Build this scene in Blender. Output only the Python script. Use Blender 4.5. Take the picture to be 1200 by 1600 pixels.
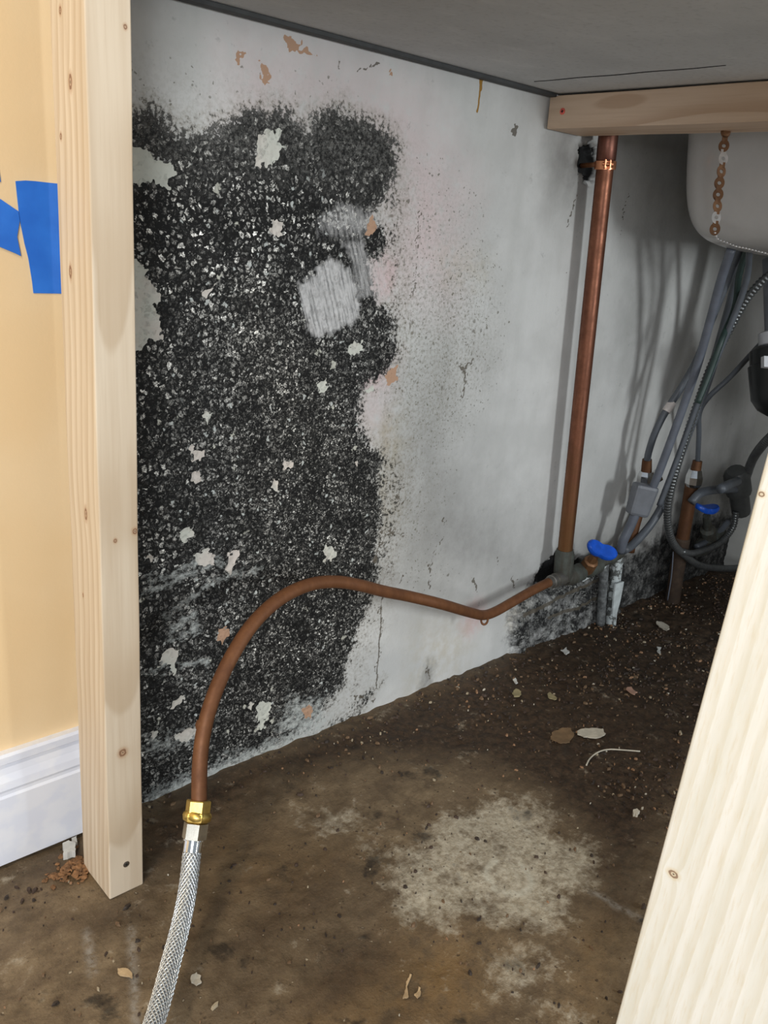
import bpy, bmesh, math, random
import numpy as np
from mathutils import Vector, Matrix, noise as mnoise
for o in list(bpy.data.objects): bpy.data.objects.remove(o)
S = bpy.context.scene
COL = S.collection
random.seed(7); rng = np.random.default_rng(7)

# ------------------------------------------------------------------ camera, world, lights
YAW, PITCH, ROLL, FPX = 0.759369, 0.315034, 0.079319, 1347.55
CAM = np.array([0.0, -0.82383, 0.68618])
_F = np.array([math.sin(YAW)*math.cos(PITCH), math.cos(YAW)*math.cos(PITCH), -math.sin(PITCH)])
_R0 = np.array([math.cos(YAW), -math.sin(YAW), 0.0]); _U0 = np.cross(_R0, _F)
_R = math.cos(ROLL)*_R0 + math.sin(ROLL)*_U0
_U = -math.sin(ROLL)*_R0 + math.cos(ROLL)*_U0
cd = bpy.data.cameras.new('camera'); cam = bpy.data.objects.new('camera', cd); COL.objects.link(cam)
cam.matrix_world = Matrix(((_R[0], _U[0], -_F[0], CAM[0]), (_R[1], _U[1], -_F[1], CAM[1]), (_R[2], _U[2], -_F[2], CAM[2]), (0, 0, 0, 1)))
cd.sensor_fit = 'VERTICAL'; cd.sensor_height = 32; cd.lens = 32*FPX/1600; cd.clip_start = 0.02
S.camera = cam
S.view_settings.view_transform = 'Standard'; S.view_settings.look = 'None'
S.view_settings.gamma = 1; S.view_settings.use_curve_mapping = False; S.view_settings.exposure = 0.35
w = bpy.data.worlds.new('world'); S.world = w; w.use_nodes = True
w.node_tree.nodes['Background'].inputs[0].default_value = (0.80, 0.90, 1.0, 1); w.node_tree.nodes['Background'].inputs[1].default_value = 0.30

def area(name, loc, target, sx, sy, power, col):
    l = bpy.data.lights.new(name, 'AREA'); l.shape = 'RECTANGLE'; l.size = sx; l.size_y = sy; l.energy = power; l.color = col
    o = bpy.data.objects.new(name, l); COL.objects.link(o); o.location = loc
    o.rotation_euler = (Vector(target)-Vector(loc)).to_track_quat('-Z', 'Y').to_euler(); return o
area('window_daylight', (-1.45, -2.15, 1.25), (0.6, -0.3, 0.3), 1.0, 1.2, 44, (0.96, 0.98, 1.0))
area('doorway_daylight', (1.15, -2.1, 0.74), (0.95, 0, 0.45), 0.24, 0.4, 12.5, (0.93, 0.98, 1.0))
area('warm_fill', (-0.9, -0.9, 2.2), (0.1, -0.2, 0.4), 0.3, 0.3, 16, (1.0, 0.84, 0.62))  # added warm fill for the yellow wall and the post's left side

# pixel (1200x1600 frame of the survey photograph) -> world point on a plane
def _ray(px, py): return _F*FPX + _R*(px-600) - _U*(py-800)
def W(px, py, Y=0.0): d = _ray(px, py); return CAM + d*((Y-CAM[1])/d[1])
def G(px, py, Z=0.0): d = _ray(px, py); return CAM + d*((Z-CAM[2])/d[2])
def D(px, py, dep): return CAM + _ray(px, py)*(dep/FPX)

# ------------------------------------------------------------------ node helpers
class V:
    def __init__(s, nt, sock): s.nt = nt; s.s = sock
    def _m(s, op, *a, clamp=False):
        n = s.nt.nodes.new('ShaderNodeMath'); n.operation = op; n.use_clamp = clamp
        for i, x in enumerate((s,)+a):
            if isinstance(x, V): s.nt.links.new(x.s, n.inputs[i])
            else: n.inputs[i].default_value = x
        return V(s.nt, n.outputs[0])
    def __add__(s, o): return s._m('ADD', o)
    def __radd__(s, o): return s._m('ADD', o)
    def __sub__(s, o): return s._m('SUBTRACT', o)
    def __rsub__(s, o): return (s*-1)+o
    def __mul__(s, o): return s._m('MULTIPLY', o)
    def __rmul__(s, o): return s._m('MULTIPLY', o)
    def __truediv__(s, o): return s._m('DIVIDE', o)
    def pw(s, o): return s._m('POWER', o)
    def mn(s, o): return s._m('MINIMUM', o)
    def mx(s, o): return s._m('MAXIMUM', o)
    def sn(s): return s._m('SINE')
    def ab(s): return s._m('ABSOLUTE')
    def sq(s): return s._m('SQRT')
    def cl(s): return s._m('ADD', 0.0, clamp=True)
    def st(s, a, b):   # smoothstep a..b
        n = s.nt.nodes.new('ShaderNodeMapRange'); n.interpolation_type = 'SMOOTHSTEP'
        s.nt.links.new(s.s, n.inputs[0]); n.inputs[1].default_value = a; n.inputs[2].default_value = b
        if a > b: n.inputs[1].default_value = b; n.inputs[2].default_value = a; n.inputs[3].default_value = 1; n.inputs[4].default_value = 0
        return V(s.nt, n.outputs[0])
class Mat:
    def __init__(s, name, rough=0.6, metal=0.0, spec=0.5):
        s.m = bpy.data.materials.new(name); s.m.use_nodes = True; s.nt = s.m.node_tree
        s.b = s.nt.nodes['Principled BSDF']; s.b.inputs['Roughness'].default_value = rough; s.b.inputs['Metallic'].default_value = metal
        s.b.inputs['Specular IOR Level'].default_value = spec
        g = s.nt.nodes.new('ShaderNodeNewGeometry'); s.P = g.outputs['Position']
        x = s.nt.nodes.new('ShaderNodeSeparateXYZ'); s.nt.links.new(s.P, x.inputs[0]); s.x, s.y, s.z = (V(s.nt, x.outputs[i]) for i in range(3))
    def at(s, name):
        n = s.nt.nodes.new('ShaderNodeAttribute'); n.attribute_name = name; return V(s.nt, n.outputs['Fac'])
    def atc(s, name):
        n = s.nt.nodes.new('ShaderNodeAttribute'); n.attribute_name = name; return n.outputs['Color']
    def vec(s, x, y, z):
        n = s.nt.nodes.new('ShaderNodeCombineXYZ')
        for i, q in enumerate((x, y, z)):
            if isinstance(q, V): s.nt.links.new(q.s, n.inputs[i])
            else: n.inputs[i].default_value = q
        return n.outputs[0]
    def noise(s, scale, detail=3, rough=0.5, vec=None, dist=0.0):
        n = s.nt.nodes.new('ShaderNodeTexNoise'); n.inputs['Scale'].default_value = scale; n.inputs['Detail'].default_value = detail
        n.inputs['Roughness'].default_value = rough; n.inputs['Distortion'].default_value = dist
        s.nt.links.new(vec if vec is not None else s.P, n.inputs['Vector']); s.last = n; return V(s.nt, n.outputs[0])
    def voro(s, scale, vec=None, feature='F1', rand=1.0):
        n = s.nt.nodes.new('ShaderNodeTexVoronoi'); n.feature = feature; n.inputs['Scale'].default_value = scale; n.inputs['Randomness'].default_value = rand
        s.nt.links.new(vec if vec is not None else s.P, n.inputs['Vector'])
        d = V(s.nt, n.outputs['Distance'])
        if feature == 'F1':
            x = s.nt.nodes.new('ShaderNodeSeparateColor'); s.nt.links.new(n.outputs['Color'], x.inputs[0]); return d, V(s.nt, x.outputs[0]), V(s.nt, x.outputs[1])
        return d
    def warp(s, scale, amt, vec=None):
        s.noise(scale, 3, 0.55, vec); c = s.last.outputs['Color']
        a = s.nt.nodes.new('ShaderNodeVectorMath'); a.operation = 'MULTIPLY_ADD'; s.nt.links.new(c, a.inputs[0])
        a.inputs[1].default_value = (amt, amt, amt); s.nt.links.new(vec if vec is not None else s.P, a.inputs[2]); return a.outputs[0]
    def mix(s, f, a, b, mode='MIX'):
        n = s.nt.nodes.new('ShaderNodeMix'); n.data_type = 'RGBA'; n.blend_type = mode
        if isinstance(f, V): s.nt.links.new(f.s, n.inputs[0])
        else: n.inputs[0].default_value = f
        for i, q in ((6, a), (7, b)):
            if isinstance(q, (tuple, list)): n.inputs[i].default_value = (*q, 1)
            elif isinstance(q, V): s.nt.links.new(q.s, n.inputs[i])
            else: s.nt.links.new(q, n.inputs[i])
        return n.outputs[2]
    def color(s, c):
        if isinstance(c, (tuple, list)): s.b.inputs['Base Color'].default_value = (*c, 1)
        else: s.nt.links.new(c, s.b.inputs['Base Color'])
    def rough(s, v): s.nt.links.new(v.s, s.b.inputs['Roughness'])
    def bump(s, h, strength=0.4, dist=0.002):
        n = s.nt.nodes.new('ShaderNodeBump'); n.inputs['Strength'].default_value = strength; n.inputs['Distance'].default_value = dist
        s.nt.links.new(h.s, n.inputs['Height']); s.nt.links.new(n.outputs[0], s.b.inputs['Normal'])
def plain(name, col, rough=0.5, metal=0.0, var=0.15, scale=60, spec=0.5, bump=0.0):
    m = Mat(name, rough, metal, spec); n = m.noise(scale, 4, 0.6)
    m.color(m.mix(n.st(0.3, 0.7), tuple(c*(1-var) for c in col), tuple(min(1, c*(1+var)) for c in col)))
    if bump: m.bump(n, bump, 0.001)
    return m.m

# ------------------------------------------------------------------ object helpers
def link(name, me, mat, parent=None, smooth=True, origin=None):
    for q in (mat if isinstance(mat, (list, tuple)) else [mat]): me.materials.append(q)
    if smooth:
        me.polygons.foreach_set('use_smooth', [True]*len(me.polygons))
    o = bpy.data.objects.new(name, me); COL.objects.link(o)
    if origin is not None: off = Vector(origin)
    elif parent is not None: off = Vector(parent.matrix_world.translation) if parent.parent is None else Vector(parent.parent.location)+Vector(parent.location)
    else:
        co = np.zeros(len(me.vertices)*3); me.vertices.foreach_get('co', co); co = co.reshape(-1, 3)
        off = Vector(((co[:, 0].min()+co[:, 0].max())/2, (co[:, 1].min()+co[:, 1].max())/2, co[:, 2].min()))
    me.transform(Matrix.Translation(-off))
    if parent is not None: o.parent = parent; o.location = (0, 0, 0)
    else: o.location = off
    return o
def tag(o, label, cat, group=None, kind=None):
    if label: o['label'] = label
    if cat: o['category'] = cat
    if group: o['group'] = group
    if kind: o['kind'] = kind
    return o
def thing(name, label, cat, loc, group=None):
    o = bpy.data.objects.new(name, None); COL.objects.link(o); o.location = Vector(loc); o.empty_display_size = 0.02
    bpy.context.view_layer.update()
    return tag(o, label, cat, group)
def pyd(name, v, f):
    me = bpy.data.meshes.new(name); me.from_pydata([tuple(map(float, q)) for q in v], [], f); me.update(); return me
def spline(pts, n):
    P = np.array(pts, float); P = np.vstack([2*P[0]-P[1], P, 2*P[-1]-P[-2]]); out = []
    for i in range(1, len(P)-2):
        for t in np.linspace(0, 1, n, endpoint=False):
            a, b, c, d = P[i-1:i+3]
            out.append(0.5*((2*b)+(-a+c)*t+(2*a-5*b+4*c-d)*t*t+(-a+3*b-3*c+d)*t**3))
    out.append(P[-2]); return np.array(out)
def resample(p, step):
    seg = np.linalg.norm(np.diff(p, axis=0), axis=1); s = np.concatenate([[0], np.cumsum(seg)]); n = max(2, int(s[-1]/step)+1)
    t = np.linspace(0, s[-1], n); return np.stack([np.interp(t, s, p[:, k]) for k in range(3)], 1), t
def frames(p):
    T = np.gradient(p, axis=0); T /= np.linalg.norm(T, axis=1)[:, None]
    a = np.array([0, 0, 1.]) if abs(T[0][2]) < .9 else np.array([1., 0, 0])
    N = np.cross(T[0], a); N /= np.linalg.norm(N); Ns = [N]
    for i in range(1, len(p)):
        N = Ns[-1]-T[i]*(Ns[-1]@T[i]); N /= np.linalg.norm(N); Ns.append(N)
    Ns = np.array(Ns); return T, Ns, np.cross(T, Ns)
def tube_data(p, r, seg=14, cap=True):
    T, N, B = frames(p); r = np.broadcast_to(r, (len(p),)); a = np.linspace(0, 2*np.pi, seg, endpoint=False)
    v = (p[:, None]+r[:, None, None]*(np.cos(a)[None, :, None]*N[:, None]+np.sin(a)[None, :, None]*B[:, None])).reshape(-1, 3)
    f = [(i*seg+j, i*seg+(j+1) % seg, (i+1)*seg+(j+1) % seg, (i+1)*seg+j) for i in range(len(p)-1) for j in range(seg)]
    if cap: f += [tuple(range(seg))[::-1], tuple((len(p)-1)*seg+j for j in range(seg))]
    return v, f
def merge(parts):
    v = []; f = []; k = 0
    for a, b in parts: v += [tuple(q) for q in a]; f += [tuple(i+k for i in q) for q in b]; k += len(a)
    return v, f
def tube(name, pts, r, mat, parent=None, seg=14, step=0.006, sp=True, rf=None, origin=None):
    p = spline(pts, 16) if sp and len(pts) > 2 else np.array(pts, float); p, t = resample(p, step)
    rr = r if rf is None else rf(t)
    v, f = tube_data(p, rr, seg); return link(name, pyd(name, v, f), mat, parent, origin=origin)
def lathe(name, a, b, prof, mat, parent=None, seg=24, flat=False, origin=None):   # prof: (fraction along a->b, radius)
    a = np.array(a, float); b = np.array(b, float)
    p = np.array([a+(b-a)*t for t, _ in prof]); T = (b-a)/np.linalg.norm(b-a)
    u = np.array([0, 0, 1.]) if abs(T[2]) < .9 else np.array([1., 0, 0]); N = np.cross(T, u); N /= np.linalg.norm(N); B = np.cross(T, N)
    an = np.linspace(0, 2*np.pi, seg, endpoint=False)
    v = np.concatenate([q+r*(np.cos(an)[:, None]*N+np.sin(an)[:, None]*B) for q, (_, r) in zip(p, prof)])
    f = [(i*seg+j, i*seg+(j+1) % seg, (i+1)*seg+(j+1) % seg, (i+1)*seg+j) for i in range(len(p)-1) for j in range(seg)]
    f += [tuple(range(seg))[::-1], tuple((len(p)-1)*seg+j for j in range(seg))]
    o = link(name, pyd(name, v, f), mat, parent, smooth=not flat, origin=origin)
    if not flat:
        m = o.modifiers.new('edge', 'EDGE_SPLIT'); m.split_angle = 0.7
    return o
def bevel(o, w=0.002, seg=2):
    m = o.modifiers.new('bevel', 'BEVEL'); m.width = w; m.segments = seg; m.limit_method = 'ANGLE'; return o
def hexa(name, c, mat, parent=None, w=0.0, origin=None, rag=0.0):   # c: 8 corners, bottom ring 4 then top ring 4
    o = link(name, pyd(name, c, [(3, 2, 1, 0), (4, 5, 6, 7), (0, 1, 5, 4), (1, 2, 6, 5), (2, 3, 7, 6), (3, 0, 4, 7)]), mat, parent, smooth=False, origin=origin)
    return bevel(o, w) if w else o
def box(name, lo, hi, mat, parent=None, w=0.0, origin=None):
    x0, y0, z0 = lo; x1, y1, z1 = hi
    return hexa(name, [(x0, y0, z0), (x1, y0, z0), (x1, y1, z0), (x0, y1, z0), (x0, y0, z1), (x1, y0, z1), (x1, y1, z1), (x0, y1, z1)], mat, parent, w, origin)
def sd(poly, X, Y, pad=0.08):          # signed distance, + inside
    poly = np.array(poly, float); out = np.full(X.shape, -1.0)
    lo = poly.min(0)-pad; hi = poly.max(0)+pad; k = (X > lo[0]) & (X < hi[0]) & (Y > lo[1]) & (Y < hi[1])
    x = X[k]; y = Y[k]; d = np.full(x.shape, 9.0); ins = np.zeros(x.shape, bool)
    for (x0, y0), (x1, y1) in zip(poly, np.roll(poly, -1, 0)):
        ex, ey = x1-x0, y1-y0; t = np.clip(((x-x0)*ex+(y-y0)*ey)/(ex*ex+ey*ey+1e-12), 0, 1)
        d = np.minimum(d, np.hypot(x-x0-t*ex, y-y0-t*ey))
        c = ((y0 > y) != (y1 > y)) & (x < (x1-x0)*(y-y0)/(y1-y0+1e-12)+x0); ins ^= c
    out[k] = np.where(ins, d, -d); return out
def poly_m(px, w, fn, ax, X, Y): return np.clip(0.5+sd([fn(*q)[ax] for q in px], X, Y)/w, 0, 1)
def grid(name, xs, ys, fn):
    X, Y = np.meshgrid(xs, ys); co = fn(X, Y).reshape(-1, 3); nx, ny = len(xs), len(ys)
    me = bpy.data.meshes.new(name); me.vertices.add(nx*ny); me.vertices.foreach_set('co', co.ravel())
    i = np.arange(nx*ny).reshape(ny, nx); q = np.stack([i[:-1, :-1], i[:-1, 1:], i[1:, 1:], i[1:, :-1]], -1).reshape(-1)
    nf = (nx-1)*(ny-1); me.loops.add(nf*4); me.loops.foreach_set('vertex_index', q); me.polygons.add(nf)
    me.polygons.foreach_set('loop_start', np.arange(nf)*4); me.polygons.foreach_set('loop_total', np.full(nf, 4)); me.update(calc_edges=True)
    return me, X, Y
def setat(me, name, a):
    t = me.attributes.new(name, 'FLOAT', 'POINT'); t.data.foreach_set('value', np.ascontiguousarray(a, dtype=np.float32).ravel())
def vnoise(X, Y, s, seed=0):           # smooth value noise, numpy
    r = np.random.default_rng(seed).random((257, 257)); x = X*s; y = Y*s; xi = np.floor(x).astype(int); yi = np.floor(y).astype(int)
    fx = x-xi; fy = y-yi; fx = fx*fx*(3-2*fx); fy = fy*fy*(3-2*fy); g = lambda a, b: r[a % 257, b % 257]
    return (g(xi, yi)*(1-fx)+g(xi+1, yi)*fx)*(1-fy)+(g(xi, yi+1)*(1-fx)+g(xi+1, yi+1)*fx)*fy

H = 0.88; XR = 1.887; XP = 0.372       # counter underside, far corner, end of the yellow paint

# ------------------------------------------------------------------ mouldy wall
xs = np.concatenate([np.arange(XP, 1.0, 0.0016), np.arange(1.0, XR+0.004, 0.0026)]); zs = np.arange(-0.01, H+0.002, 0.0019)
Wx = lambda a, b: (W(a, b)[0], W(a, b)[2])
XX, ZZ = np.meshgrid(xs, zs)
_wx = 0.0050*(vnoise(XX, ZZ, 130, 21)-.5)+0.0045*(vnoise(XX, ZZ, 330, 22)-.5)+0.005*(vnoise(XX, ZZ, 55, 23)-.5)
_wz = 0.0050*(vnoise(XX, ZZ, 130, 31)-.5)+0.0045*(vnoise(XX, ZZ, 330, 32)-.5)+0.005*(vnoise(XX, ZZ, 55, 33)-.5)
RX, RZ = XX, ZZ; XX, ZZ = XX+_wx*1.5, ZZ+_wz*1.5
def pm(px, w=0.006): return np.clip(0.5+sd([Wx(*q) for q in px], XX, ZZ)/w, 0, 1)
def blob(px, py, r, w=0.01):
    c = Wx(px, py); return np.clip(0.5+(r-np.hypot(XX-c[0], ZZ-c[1]))/w, 0, 1)
def line(pts, r, w=0.003):
    d = np.full(XX.shape, 9.0); q = [Wx(*p) for p in pts]
    for (x0, y0), (x1, y1) in zip(q, q[1:]):
        ex, ey = x1-x0, y1-y0; t = np.clip(((XX-x0)*ex+(ZZ-y0)*ey)/(ex*ex+ey*ey), 0, 1); d = np.minimum(d, np.hypot(XX-x0-t*ex, ZZ-y0-t*ey))
    return np.clip(0.5+(r-d)/w, 0, 1)
mold = pm([(150, 168), (205, 172), (240, 172), (272, 190), (290, 203), (345, 200), (358, 184), (388, 172), (435, 171), (462, 180), (482, 208), (492, 184), (515, 172), (540, 172), (562, 188), (600, 200), (617, 222), (620, 262), (606, 300), (618, 318), (600, 335), (607, 375), (604, 412), (578, 412), (592, 470), (612, 490), (618, 545), (606, 590), (580, 625), (566, 655), (585, 690), (602, 715), (592, 765), (600, 805), (588, 850), (590, 900), (570, 960), (552, 1010), (545, 1060), (515, 1110), (480, 1145), (430, 1170), (330, 1205), (222, 1262), (120, 1300)], 0.052)
mold = np.maximum(mold, 0.62*pm([(480, 1150), (560, 1080), (600, 1060), (560, 1130), (500, 1160)], 0.03))
thin = np.maximum(pm([(556, 585), (650, 580), (640, 730), (600, 700), (560, 665)], 0.03), 0.9*pm([(490, 325), (560, 312), (612, 318), (604, 352), (560, 372), (500, 365)], 0.03))
thin = np.maximum(thin, 0.7*pm([(200, 200), (300, 250), (270, 300), (200, 300)], 0.04)); thin = np.maximum(thin, 0.6*pm([(570, 400), (610, 400), (612, 480), (584, 474)], 0.02))
thin = np.maximum(thin, 0.55*pm([(430, 1180), (560, 1000), (600, 900), (640, 900), (560, 1120), (500, 1160)], 0.04))
mold = np.maximum(mold, 0.42*pm([(596, 200), (640, 260), (640, 600), (650, 720), (625, 860), (610, 960), (570, 1090), (520, 1140), (540, 1000), (580, 800)], 0.05))
mold = mold*(1-0.50*thin)
peel = np.zeros(XX.shape)
for q in [[(195, 222), (232, 236), (236, 252), (268, 268), (266, 296), (236, 288), (200, 290)],
          [(195, 405), (219, 412), (228, 436), (246, 446), (236, 478), (252, 500), (256, 532), (236, 526), (228, 548), (195, 545)],
          [(398, 258), (404, 232), (402, 210), (418, 203), (432, 206), (446, 232), (436, 238), (428, 262), (412, 254)],
          [(424, 350), (440, 350), (440, 366), (426, 368)], [(298, 698), (322, 700), (326, 712), (304, 716)], [(300, 734), (314, 730), (312, 752), (300, 750)],
          [(506, 858), (520, 852), (522, 872), (508, 876)], [(250, 1022), (276, 1014), (274, 1040), (268, 1052), (250, 1036)], [(262, 1100), (288, 1088), (280, 1102), (262, 1112)],
          [(276, 836), (292, 828), (300, 838), (284, 850)], [(304, 866), (330, 860), (338, 878), (316, 888)], [(355, 868), (378, 856), (366, 880), (356, 900)],
          [(548, 538), (566, 532), (566, 552), (552, 556)], [(500, 600), (516, 598), (512, 612), (502, 612)], [(566, 610), (580, 606), (578, 618)], [(428, 750), (442, 758), (434, 772), (428, 766)],
          [(402, 1100), (418, 1098), (416, 1136), (406, 1138)], [(384, 1100), (394, 1098), (390, 1114)], [(444, 722), (456, 718), (454, 732), (444, 734)], [(552, 722), (562, 718), (562, 734)],
          [(320, 640), (330, 648), (324, 658), (316, 650)], [(230, 1140), (246, 1144), (238, 1156)], [(275, 1145), (300, 1138), (310, 1150), (290, 1160), (272, 1156)],
          [(246, 868), (232, 876), (222, 866)], [(318, 452), (334, 446), (328, 462), (318, 466)]]:
    peel = np.maximum(peel, pm(q, 0.004))
streak = np.zeros(XX.shape)
for q in [[(262, 960), (310, 930), (330, 905), (400, 890)], [(225, 925), (280, 905), (345, 878)], [(225, 905), (262, 900), (310, 880)], [(232, 1046), (262, 1035), (320, 1038)], [(270, 980), (300, 960), (308, 990)], [(262, 1002), (300, 986)]]:
    streak = np.maximum(streak, line(q, 0.003, 0.016))
streak = np.maximum(streak, pm([(222, 1245), (300, 1205), (400, 1168), (470, 1135), (500, 1150), (430, 1185), (330, 1230), (222, 1275)], 0.035)*0.95)
streak = np.maximum(streak, pm([(222, 1150), (300, 1140), (330, 1160), (260, 1175), (222, 1180)], 0.03)*0.6)
streak = np.maximum(streak, pm([(430, 1140), (450, 1090), (500, 1090), (520, 1140), (470, 1165)], 0.03)*0.8)
smear = pm([(468, 450), (492, 428), (515, 402), (535, 418), (556, 440), (562, 500), (528, 514), (488, 522), (480, 500)], 0.012)
smear = np.maximum(smear, 0.55*pm([(534, 378), (568, 370), (578, 410), (582, 465), (560, 468), (548, 420)], 0.012))
smear = np.maximum(smear, 0.55*pm([(494, 352), (530, 322), (562, 322), (598, 345), (566, 372), (520, 368), (496, 366)], 0.03))
smear = np.maximum(smear, 0.4*pm([(560, 410), (600, 400), (604, 470), (584, 474)], 0.02))
fuzz = pm([(150, 160), (480, 160), (620, 180), (625, 300), (560, 300), (470, 260), (300, 260), (200, 250)], 0.07)
speck = 0.95*pm([(620, 420), (700, 390), (752, 395), (772, 500), (768, 560), (735, 640), (690, 700), (620, 700), (600, 560)], 0.09)
speck = np.maximum(speck, 0.62*pm([(605, 240), (690, 280), (740, 330), (740, 420), (640, 460), (600, 420)], 0.09))
speck = np.maximum(speck, 0.6*pm([(600, 650), (700, 640), (700, 760), (660, 860), (700, 900), (610, 900)], 0.08))
speck = np.maximum(speck, 0.42*pm([(150, 90), (300, 120), (520, 150), (620, 210), (480, 200), (200, 190), (150, 190)], 0.06))
pink = 0.75*pm([(380, 90), (520, 110), (650, 160), (730, 300), (700, 470), (600, 440), (620, 240), (540, 160), (380, 160)], 0.12)
for c, r in (((600, 430), .03), ((585, 580), .03), ((740, 965), .03), ((600, 590), .014), ((480, 1115), .012)): pink = np.maximum(pink, blob(*c, r, 0.03))
pink = np.maximum(pink, 0.5*pm([(540, 560), (620, 560), (600, 680), (560, 680)], 0.06))
yel = pm([(590, 660), (622, 640), (632, 700), (610, 760), (620, 800), (596, 830), (590, 740)], 0.045)*0.8
yel = np.maximum(yel, 0.5*pm([(655, 985), (740, 965), (720, 1050), (640, 1080)], 0.08)); yel = np.maximum(yel, 0.5*pm([(790, 935), (830, 920), (820, 990), (790, 985)], 0.02))
yel = np.maximum(yel, 0.5*pm([(690, 400), (760, 400), (760, 440), (700, 440)], 0.05))
grey = 0.62*pm([(620, 700), (700, 560), (720, 700), (830, 860), (830, 900), (690, 940), (600, 900)], 0.16)
grey = np.maximum(grey, 0.8*pm([(655, 1080), (668, 1030), (676, 1040), (672, 1075)], 0.02)); grey = np.maximum(grey, 0.28*pm([(700, 500), (790, 500), (760, 860), (700, 860)], 0.16))
grey = np.maximum(grey, 0.85*pm([(865, 215), (930, 215), (925, 290), (905, 325), (880, 300), (860, 260)], 0.075))
grey = np.maximum(grey, 0.5*pm([(970, 215), (1080, 215), (1070, 330), (1000, 560), (975, 560), (985, 350)], 0.12))
grey = np.maximum(grey, 0.8*pm([(890, 860), (1180, 700), (1180, 960), (900, 960)], 0.14))
rot = pm([(842, 895), (878, 862), (910, 875), (935, 880), (1000, 860), (1060, 815), (1190, 790), (1190, 900), (940, 985), (800, 1030), (792, 1000), (796, 950)], 0.035)
rot = np.maximum(rot, 0.9*blob(915, 255, 0.018, 0.018)); rot = np.maximum(rot, 0.9*blob(526, 190, 0.014, 0.02)*0)
rot = np.maximum(rot, 0.55*pm([(555, 1128), (640, 1092), (735, 1054), (800, 1018), (800, 1040), (735, 1075), (640, 1110), (540, 1150)], 0.02))
tan = np.zeros(XX.shape)
for q in [[(437, 55), (462, 66), (498, 92), (474, 84), (452, 78)], [(366, 79), (380, 82), (380, 92), (370, 92)], [(406, 104), (416, 108), (427, 130), (416, 132)],
          [(612, 104), (616, 122), (610, 124)], [(600, 582), (622, 570), (622, 590), (604, 600)], [(474, 1104), (488, 1104), (486, 1124), (476, 1120)], [(338, 985), (356, 986), (354, 1002), (340, 998)],
          [(568, 346), (584, 342), (592, 354), (584, 368), (570, 364)]]: tan = np.maximum(tan, pm(q, 0.003))
mark = np.zeros(XX.shape)
for q, r in [([(560, 112), (572, 104), (596, 100)], .0012), ([(530, 88), (530, 114)], .0009), ([(718, 570), (728, 588), (722, 618)], .0016), ([(740, 560), (729, 572), (728, 588)], .0012), ([(728, 590), (732, 602)], .001),
             ([(655, 330), (652, 400), (645, 470)], .0006), ([(597, 930), (594, 990), (588, 1074)], .0009), ([(672, 880), (674, 916)], .0014), ([(676, 900), (672, 884), (682, 850)], .0008), ([(688, 852), (694, 842)], .0016),
             ([(630, 896), (622, 916)], .001), ([(596, 745), (632, 790)], .0012), ([(592, 775), (620, 752)], .001), ([(590, 825), (630, 838)], .0011), ([(600, 830), (585, 880)], .0012), ([(694, 810), (698, 820)], .0014),
             ([(902, 305), (894, 330), (888, 352)], .0014), ([(800, 203), (806, 200)], .003), ([(580, 1096), (590, 1092)], .0024), ([(553, 1086), (566, 1090)], .002), ([(668, 1035), (672, 1060)], .0018), ([(740, 905), (746, 925)], .0016), ([(800, 905), (806, 915)], .0028),
             ([(983, 300), (976, 330), (970, 370)], .0007)]: mark = np.maximum(mark, line(q, r, 0.0022))
for c, r in [((778, 874), .0026), ((739, 378), .0014), ((885, 429), .0014), ((819, 588), .0012), ((875, 650), .0012), ((790, 505), .0011), ((637, 895), .002)]: mark = np.maximum(mark, blob(*c, r, .002))
fine = pm([(360, 560), (620, 480), (620, 900), (540, 1150), (300, 1190), (340, 850)], 0.25)
light = pm([(200, 270), (420, 255), (520, 420), (440, 560), (200, 640)], 0.3)
hole = np.maximum(0.85*pm([(840, 906), (850, 886), (872, 866), (900, 870), (918, 882), (884, 908), (852, 926)], 0.022), pm([(907, 234), (920, 225), (934, 228), (939, 255), (932, 280), (919, 289), (907, 268)], 0.008))
ledge = pm([(798, 958), (838, 935), (935, 892), (960, 870), (965, 985), (800, 1040)], 0.012)
nz = vnoise(XX, ZZ, 60, 1)*0.6+vnoise(XX, ZZ, 170, 2)*0.4
XX, ZZ = RX+_wx*0.25, RZ+_wz*0.25
drip = np.maximum(line([(741, 118), (751, 122), (751, 140)], .0026, .003), line([(757, 118), (751, 130), (749, 150), (746, 174)], .0016, .003))
for q, r in (([(812, 958), (845, 944), (885, 922), (930, 903)], .0035), ([(850, 962), (900, 945), (940, 925)], .003)): mark = np.maximum(mark, line(q, r, .006))
mark = np.maximum(mark, np.maximum(line([(655, 330), (652, 400), (645, 470), (640, 520)], .0008, .0022)*0.7, line([(597, 930), (594, 990), (588, 1074)], .0011, .0022)))
XX, ZZ = RX, RZ
YY = -ledge*(0.010+0.004*(nz-.5))-rot*0.006*(nz-.5)-mold*0.0012*vnoise(XX, ZZ, 260, 3)+peel*0.001+hole*0.022-0.0015*(vnoise(XX, ZZ, 6, 4)-.5)
wy = Mat('mouldy_plaster', 0.75, 0, 0.3)
A = {k: wy.at(k) for k in ('mold', 'peel', 'streak', 'smear', 'fuzz', 'speck', 'pink', 'yel', 'grey', 'rot', 'tan', 'mark', 'drip', 'fine', 'light', 'hole')}
n1 = wy.noise(9, 4, 0.6); n2 = wy.noise(55, 5, 0.65); n3 = wy.noise(210, 4, 0.65); n4 = wy.noise(520, 2, 0.6)
vert = wy.noise(1.0, 4, 0.6, wy.vec(wy.x*26, 0.0, wy.z*2.2))
base = wy.mix(n1.st(0.35, 0.65), (0.50, 0.50, 0.485), (0.585, 0.585, 0.57))
base = wy.mix(vert.st(0.4, 0.75)*0.30, base, (0.44, 0.445, 0.42))
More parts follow.
